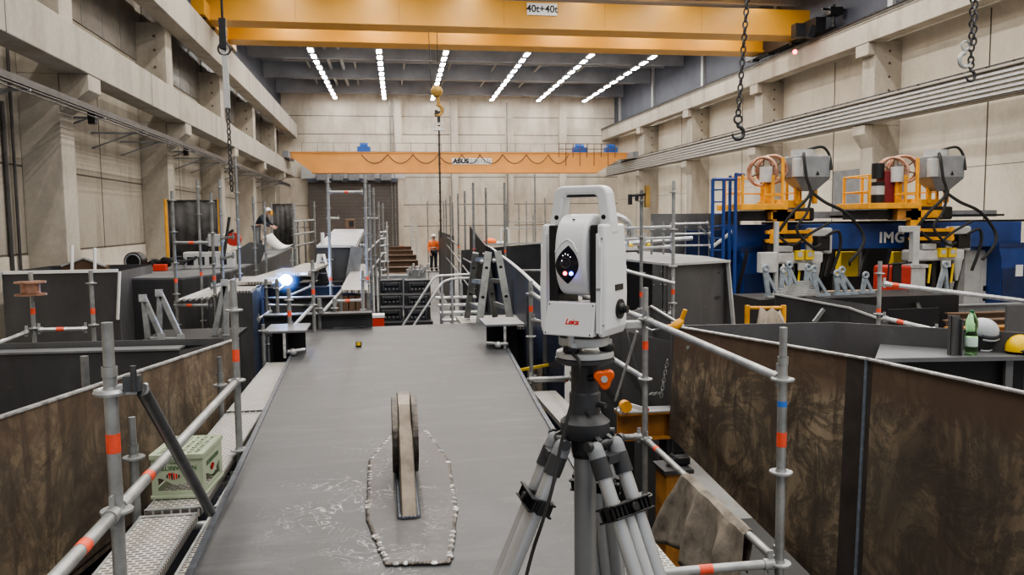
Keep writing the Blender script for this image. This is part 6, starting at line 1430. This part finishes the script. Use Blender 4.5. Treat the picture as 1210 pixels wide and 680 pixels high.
def weld_head(label, hx, zf, xoff, grp, arm=True):
    """welding head hanging on the front of the gantry beam"""
    y0 = GY-.75; zc_ = zb_
    t = thing('welding_carriage',label,'welding head',(hx,y0,zc_-.9),grp)
    for z in (zf-.62,zf-.84): MB().bx(hx-.75,hx+.5,y0-.05,y0+.1,z,z+.09).build('yellow_bar',M['yel'],t,bevel=.01)
    MB().bx(hx-.25,hx+.3,y0+.2,GY,zc_-.1,zc_+.35).build('mount_block',M['blk'],t); m = MB(); m.bx(hx-.3,hx+.35,y0-.02,y0+.3,zf-.78,zf-.58); m.build('slide_block',M['blk'],t)
    for x in (-.62,.42): MB().bx(hx+x-.05,hx+x+.05,y0-.06,y0,zf-.86,zf-.5).build('slide_end',M['yel'],t)
    MB().bx(hx+.45,hx+1.2,y0+.2,y0+.3,zc_-.1,zt_-.1).build('cover_plate',M['mwhite'],t,bevel=.05)
    MB().bx(hx+.62,hx+.98,y0-.05,y0+.2,zc_-.0,zc_+.38).build('motor_box',M['blk'],t,bevel=.02)
    MB().bx(hx-.72,hx-.5,y0+.0,y0+.3,zc_-.05,zc_+.3).build('motor_box',M['blk'],t,bevel=.02)
    h_ = MB().bx(hx-.85,hx+.75,y0-.15,y0+.25,zc_-.32,zc_-.02).build('head_casting',M['mwhite'],t,bevel=.06)
    m = MB(); m.bx(hx-.85,hx-.72,y0-.17,y0-.15,zc_-.24,zc_-.1); m.build('casting_slot',M['blk'],h_)
    m = MB(); m.bx(hx-.5,hx-.1,y0-.17,y0+.1,zc_-.02,zc_+.14); m.build('upper_casting',M['lgrey'],h_,bevel=.03)
    for x in (.05,.32):
        MB().bx(hx+x-.11,hx+x+.11,y0-.24,y0-.1,zc_-.22,zc_+.02).build('gauge_block',M['yellowb'],t,bevel=.01); MB().tube((hx+x,y0-.25,zc_-.08),(hx+x,y0-.24,zc_-.08),.07,12).build('gauge_dial',M['lgrey'],t)
    MB().bx(hx-.0,hx+.26,y0-.26,y0-.2,zc_-.48,zc_-.3).build('label_box',M['lgrey'],t)
    for x,w,l in ((-.45,.2,.6),(-.1,.14,.8),(.2,.22,.75),(.5,.16,.55)):
        MB().bx(hx+x-w/2,hx+x+w/2,y0-.1,y0+.15,zc_-.32-l,zc_-.3).build('torch_body',M['blk'],t,bevel=.02)
    m = MB()
    for x,mt_ in ((-.3,0),(.05,0),(.36,0)): m.tube((hx+x,y0-.15,zc_-.9),(hx+x+.05,y0-.14,zc_-.4),.03,8)
    m.build('torch_tube',M['yellowb'],t)
    m = MB(); m.tube((hx+.55,y0-.1,zc_-.55),(hx+.55,y0-.1,zc_-.3),.11,12,.14); m.tube((hx+.55,y0-.1,zc_-.85),(hx+.55,y0-.1,zc_-.55),.04,12,.11); m.build('flux_funnel',M['lgrey'],t,smooth=True)
    hose(t,[(hx-.6,y0-.2,zf-.6),(hx-.2,y0-.3,zf-.9),(hx+.3,y0-.3,zf-.6),(hx+.8,y0-.3,zf-.35)],.035)
    hose(t,[(hx+.8,y0-.1,zc_+.35),(hx+1.1,y0-.2,zc_+.5),(hx+1.2,y0-.15,zc_+.1),(hx+1.0,y0-.1,zc_-.6)],.04)
    for s in (-1.15,1.05): MB().beam((hx+s,y0+.25,zc_),(hx+s-.3,y0+.2,zc_-1.15),.07,.07).build('support_strut',M['blk'],t)
    return t
PL = platform('yellow welding platform above the left part of the blue gantry, beside the ladder',876,966,953,'yellow welding platforms')
hx1,zf1 = PL[1],PL[2]
weld_head('welding head hanging below the left yellow platform on the blue gantry',PY(938,290,GY-.75).x,zf1,0,'welding heads')
PR = platform('yellow welding platform above the letters on the blue gantry, with maroon unit',1026,1132,1110,'yellow welding platforms')
weld_head('welding head hanging right of the letters on the blue gantry',PY(1106,290,GY-.75).x,PR[2],0,'welding heads')
L = PR[5]; W = PR[6]; zd = PR[3]
t = thing('maroon_power_unit','maroon power unit with black motor on the right yellow platform','power unit',(L+W*.33,GY-.3,zd))
MB().bx(L+W*.28,L+W*.40,GY-.5,GY-.1,zd,zd+.85).build('cabinet',M['maroon'],t,bevel=.02); MB().tube((L+W*.25,GY-.3,zd+.65),(L+W*.25,GY-.3,zd+1.05),.16,14).build('motor',M['blk'],t,smooth=True); MB().tube((L+W*.20,GY-.5,zd),(L+W*.20,GY-.5,zd+.55),.17,14).build('gas_drum',M['blk'],t,smooth=True); MB().tube((L+W*.20,GY-.5,zd+.22),(L+W*.20,GY-.5,zd+.45),.172,14).build('drum_label',M['lgrey'],t,smooth=True)
# grey jib columns in front of the gantry
for px0,px1,pyt,pyb,lab,wh in ((1064,1084,267,345,'light grey swivel column in front of the letters on the gantry','mgrey'),(911,921,262,318,'slim white post with white box in front of the left gantry leg','mwhite')):
    y = GY-1.6; xr = PY(px1-4,300,y).x; zt2 = PY(px1,pyt,y).z; w = .09 if wh=='mgrey' else .05
    t = thing('swivel_column',lab,'column',(xr,y,0))
    MB().bx(xr-w,xr+w,y-w,y+w,0,zt2).build('column_post',M['lgrey'],t,bevel=.015)
    if wh=='mgrey':
        MB().bx(PY(px0,270,y).x-.02,xr+w,y-.07,y+.07,zt2-.16,zt2).build('column_arm',M['lgrey'],t,bevel=.02)
        zz = PY(px1,316,y).z; MB().bx(xr-.22,xr+.2,y-.2,y+.2,.75,zz).build('column_base',M['lgrey'],t,bevel=.02); MB().bx(xr-.26,xr+.24,y-.24,y+.24,zz,zz+.08).build('column_collar',M['galvl'],t)
    else: zz = PY(px1,322,y).z; MB().bx(xr-.45,xr-.02,y-.12,y+.1,zz,zz+.5).build('switch_box',M['mwhite'],t,bevel=.02)
t = thing('red_welder','red welding power source on the pallet beside the grey swivel column','welding machine',PY(1058,346,17))
q = PY(1058,346,17); MB().bx(q.x-.2,q.x+.42,17,17.6,q.z,q.z+.62).build('case',M['welder'],t,bevel=.06); m = MB(); m.path([(q.x-.24,16.95,q.z+.2),(q.x-.22,16.95,q.z+.66),(q.x+.35,16.95,q.z+.70)],.025,6); m.bx(q.x-.1,q.x+.12,16.97,17,q.z+.2,q.z+.7); m.build('handle_frame',M['blk'],t)
# white control cabinets, yellow boxes
for px0,px1,py0,lab,y in ((1141,1178,296,'white control cabinet between the welding head and right gantry leg',GY+.4),):
    a = PY(px0,py0,y); b = PY(px1,py0,y); t = thing('control_cabinet',lab,'cabinet',((a.x+b.x)/2,y,0))
    MB().bx(a.x,b.x,y,y+.6,0,a.z).build('body',M['mwhite'],t,bevel=.015); m = MB(); cx = (a.x+b.x)/2; m.bx(cx,cx+.004,y-.003,y,.3,a.z-.1); m.build('door_gap',M['greyink'],t)
    for k in range(3): MB().bx(cx+.1,cx+.28,y-.01,y,1.45-.28*k,1.6-.28*k).build('socket_panel',M['blk'],t)
for px0,px1,py0,py1,lab in ((994,1014,298,327,'yellow cabinet below the gantry beam, left of two'),(1056,1066,298,322,'yellow cabinet below the letters on the gantry, right of two')):
    y = GY+1.0; a = PY(px0,py0,y); b = PY(px1,py1,y); t = thing('yellow_cabinet',lab,'cabinet',((a.x+b.x)/2,y,0)); MB().bx(a.x,b.x,y,y+.3,b.z,a.z).build('body',M['yellowb'],t,bevel=.015); MB().bx(a.x-.05,b.x+.05,y-.0,y+.35,0,b.z).build('cabinet_stand',M['blk'],t); MB().bx((a.x+b.x)/2-.03,(a.x+b.x)/2+.03,y-.01,y,a.z-.4,a.z-.3).build('lock',M['blk'],t); MB().bx(b.x+.03,b.x+.1,y,y+.08,b.z,a.z).build('pale_post',M['mwhite'],t)
for k,(px0,px1) in enumerate(((983,976),(1024,1016))):
    y = GY+.1; solo(MB().beam(PY(px0,297,y),PY(px1,327,y),.10,.08),'gantry_strut',M['blk'],'black slanting strut below the gantry beam, %s of the yellow cabinet'%('left','right')[k],'strut')
m = MB(); a = PY(990,293,GY+2.4); b = PY(1200,293,GY+2.4); m.bx(a.x-1.0,min(b.x,17.9),GY+2.4,GY+2.5,0,a.z+.2); solo(m,'machine_screen',M['black'],'black screen wall behind the welding gantry','screen')
a = PY(1205,230,19.0); solo(MB().bx(a.x,a.x+.6,19,19.4,3.7,a.z),'blue_top_box',M['blue'],'dark blue post box on top of the right gantry end','box') if False else None

# slim grey lifting brackets and stacks of tubes near the gantry
for i,(x0,y0,x1,y1,lab) in enumerate(((904,320,908,352,'first from the white post'),(925,322,922,348,'second from the white post'),(932,316,935,340,'third from the white post'),(954,319,951,352,'fourth from the white post'),(961,321,966,352,'fifth from the white post'),(988,326,990,352,'left of the yellow cabinet pair'),(994,322,999,352,'tallest below the yellow cabinet'),(1022,328,1019,354,'right of the yellow cabinet'),(1116,316,1108,350,'beside the pallet with the red welder'))):
    y = 15.6+.12*(i%4); a = PY(x0,y0,y); b = PY(x1,y1,y); b.z = PY(893,352,15.4).z+.0; t = thing('lifting_bracket','slim grey eye bracket standing upright, %s'%lab,'bracket',V((b.x,y,b.z)),'grey eye brackets by the gantry')
    MB().beam(a,b,.09,.07,(0,1,0)).build('bar',M['galvb'],t,bevel=.006); MB().ring(a+V((0,-.03,.05)),(0,1,0),.055,.03,14,6).build('eye',M['galvb'],t,smooth=True); MB().beam(a+V((.03,0,-.05)),b+V((.22,0,0)),.06,.06,(0,1,0)).build('strut',M['galvb'],t); MB().beam(b+V((-.08,0,0)),b+V((.28,0,0)),.08,.06).build('foot',M['galvb'],t)
a = PY(893,352,15.4); b = PY(1085,355,15.4); solo(MB().bx(a.x,b.x+.8,15.2,16.6,0,a.z-.03),'bracket_table',M['black'],'long black table carrying the grey eye brackets','table')
for k in range(7):
    a = PY(907+4*k,348-2.3*k,15.3+.12*k); b = PY(968-3*k,351-2.6*k,15.4+.12*k); 
    z = PY(930,352,15.4).z+.03+.04*k
    solo(MB().beam((a.x,15.3+.1*k,z),(b.x,15.45+.08*k,z+.01),.10,.035),'flat_bar',M['galv'],'pale flat steel bar in the pile between the eye brackets','steel bar','flat bars in the pile')
# dark box plates in front
t = thing('wedge_box','dark steel box with slanting rim in front of the eye brackets','steel box',(7.6,13,0))
P4 = [PY(916,348,13.6),PY(1003,364,12.2),PY(1042,378,11.4)]
m = MB()
for a,b in zip(P4,P4[1:]): m.hexa([V((a.x+.15,a.y,0)),V((b.x,b.y,0)),V((b.x,b.y+.03,0)),V((a.x+.15,a.y+.03,0)),a,b,b+V((0,.03,0)),a+V((0,.03,0))])
m.build('front_plate',M['dark'],t); m = MB(); m.beam(P4[0],P4[1],.03,.03); m.beam(P4[1],P4[2],.03,.03); m.build('pale_rim',M['lgrey'],t)
a = PY(952,350,15.1); b = PY(1040,362,14.2); MB().hexa([V((a.x,a.y,0)),V((b.x,b.y,0)),V((b.x,b.y+.03,0)),V((a.x,a.y+.03,0)),a,b,b+V((0,.03,0)),a+V((0,.03,0))]).build('rear_plate',M['dark2'],t)
MB().beam(PY(973,366,12.6),PY(962,381,12.5),.06,.05,(0,1,0)).build('diagonal_stay',M['galvd'],t)
P5 = [PY(1050,366,12.3),PY(1110,364,12.0),PY(1116,368,11.5)]
MB().hexa([V((P5[0].x,12.3,0)),V((P5[1].x,12.0,0)),V((P5[1].x,12.03,0)),V((P5[0].x,12.33,0)),P5[0],P5[1],P5[1]+V((0,.03,0)),P5[0]+V((0,.03,0))]).build('rear_plate',M['black'],t)
a = PY(1050,376,11.2); MB().hexa([V((P4[2].x,11.4,0)),V((a.x,11.2,0)),V((a.x,11.23,0)),V((P4[2].x,11.43,0)),P4[2],a,a+V((0,.03,0)),P4[2]+V((0,.03,0))]).build('end_plate',M['dark2'],t)
# wooden pallet with planks
q0 = PY(1005,360,16.2); q1 = PY(1090,356,16.2)
t = thing('wooden_pallet','weathered wooden pallet on a stand below the red welder','pallet',((q0.x+q1.x)/2,16.6,0)); 
for k in range(4): MB().bx(q0.x,q1.x,16.2+.32*k,16.45+.32*k,q0.z+.16,q0.z+.20).build('board',M['timber'],t)
for f in (.05,.5,.95): x = q0.x+(q1.x-q0.x)*f; MB().bx(x-.1,x+.1,16.2,17.4,q0.z,q0.z+.16).build('block',M['timber'],t)
MB().bx(q0.x+.1,q1.x-.1,16.3,17.3,0,q0.z).build('stand',M['black'],t)
hose(t,[PY(1075,345,16),PY(1082,355,15.5),PY(1088,370,14.5),PY(1092,385,13.5),(PY(1092,395,13.4).x,13.4,1.0)],.05)
# orange and brown long beams right
for k,(x0,y0,x1,y1,y,mt_,lab) in enumerate(((1118,404,1168,410,10.4,'orangeb2','bright orange beam end left of the green bottle, lowest'),(1120,394,1212,402,12.5,'orangeb','orange brown beam behind the green bottle'),(1118,385,1215,392,13.6,'brown','brown beam above the orange beams at right'),(1120,376,1215,384,14.8,'brown','dark brown beam below the long guard rail at right'),(1115,366,1215,376,16.2,'mgrey','grey beam below the long guard rail at right'))):
    a = PY(x0,y0,y); b = PY(x1,y1,y); b.z = a.z; m = MB(); m.ibeam(a,b,.22,.2,.02); o = solo(m,'long_beam',M[mt_],lab,'steel beam','long beams at the right edge')
    m = MB()
    for f in (.2,.85): c = a.lerp(b,f); m.bx(c.x-.08,c.x+.08,c.y-.1,c.y+.1,0,a.z-.1)
    m.build('stand',M['black'],o)
solo(MB().bx(PY(1190,365,8.5).x,PY(1235,365,8.5).x,8.5,8.53,0,PY(1200,361,8.5).z),'edge_plate',M['dark2'],'dark plate standing behind the yellow helmet at the right edge','steel plate')
# long rails with pole in front of the gantry
t = thing('right_guard_rail','grey scaffold pole with two long rails at the right edge before the gantry','scaffold',(6,9,0))
px_pole(t,1040,309,9.0,(368,),mt='galv',r=.026,z0=0)
px_led(t,1040,335,9.0,1260,362,8.6,(.08,),mt='galvl',r=.028); px_led(t,1040,375,9.0,1112,392,8.4,(.35,),mt='galvl',r=.026)
# tan sack and orange rail
q = PY(905,380,11.0); t = thing('tan_sack','tan cloth hanging over an orange rail left of the dark wedge box','cloth',(q.x,11,0)); m = MB(); vs = []
a = PY(885,392,11); b = PY(927,392,11); tp0 = PY(897,366,11); tp1 = PY(922,366,11); n = 14
for i in range(n+1):
    f = i/n; lo = a.lerp(b,f); hi = tp0.lerp(tp1,f); d_ = .06*math.sin(i*1.4); vs += [V((lo.x,10.8+d_,.6)),V(((lo.x+hi.x)/2,10.9+d_,(lo.z+hi.z)/2)),V((hi.x,11+d_*.3,hi.z+.03*math.sin(i*.9)))]
m.add(vs,[(3*i+j,3*i+3+j,3*i+4+j,3*i+1+j) for i in range(n) for j in (0,1)]); m.build('cloth_sheet',M['tan'],t,smooth=True)
t = thing('orange_rail','orange tube rail on posts holding the tan cloth','rail',(PY(882,380,11).x,11.1,0))
for px in (883,926): p = PY(px,361,11.1); MB().tube((p.x,11.1,0),(p.x,11.1,p.z),.04,8).build('rail_post',M['yel'],t)
MB().tube(PY(883,364,11.1),PY(926,364,11.1),.025,8).build('rail_bar',M['yel'],t)

# ================================================================== LIGHT
w = bpy.data.worlds.new('world'); sc.world = w; w.use_nodes = True
w.node_tree.nodes['Background'].inputs[0].default_value = (.92,.95,1,1); w.node_tree.nodes['Background'].inputs[1].default_value = .5
for r_,x in enumerate(XLAMP):
    for y in (-2,6,14,22,28.6,35.2,40.9):
        ld = bpy.data.lights.new('hall_lamp','AREA'); ld.shape = 'RECTANGLE'; ld.size = .3; ld.size_y = 5.4; ld.energy = 255; ld.color = (1,.95,.88)
        lo = bpy.data.objects.new('hall_lamp',ld); col.objects.link(lo); lo.location = (x,y,13.0)
ld = bpy.data.lights.new('arc_light','POINT'); ld.energy = 60; ld.color = (.25,.45,1); ld.shadow_soft_size = .08
lo = bpy.data.objects.new('arc_light',ld); col.objects.link(lo); lo.location = ARC+V((0,-.25,.1))
sc.view_settings.view_transform = 'AgX'; sc.view_settings.look = 'AgX - Medium High Contrast'; sc.view_settings.exposure = .12
sc.cycles.use_denoising = True; sc.cycles.max_bounces = 6
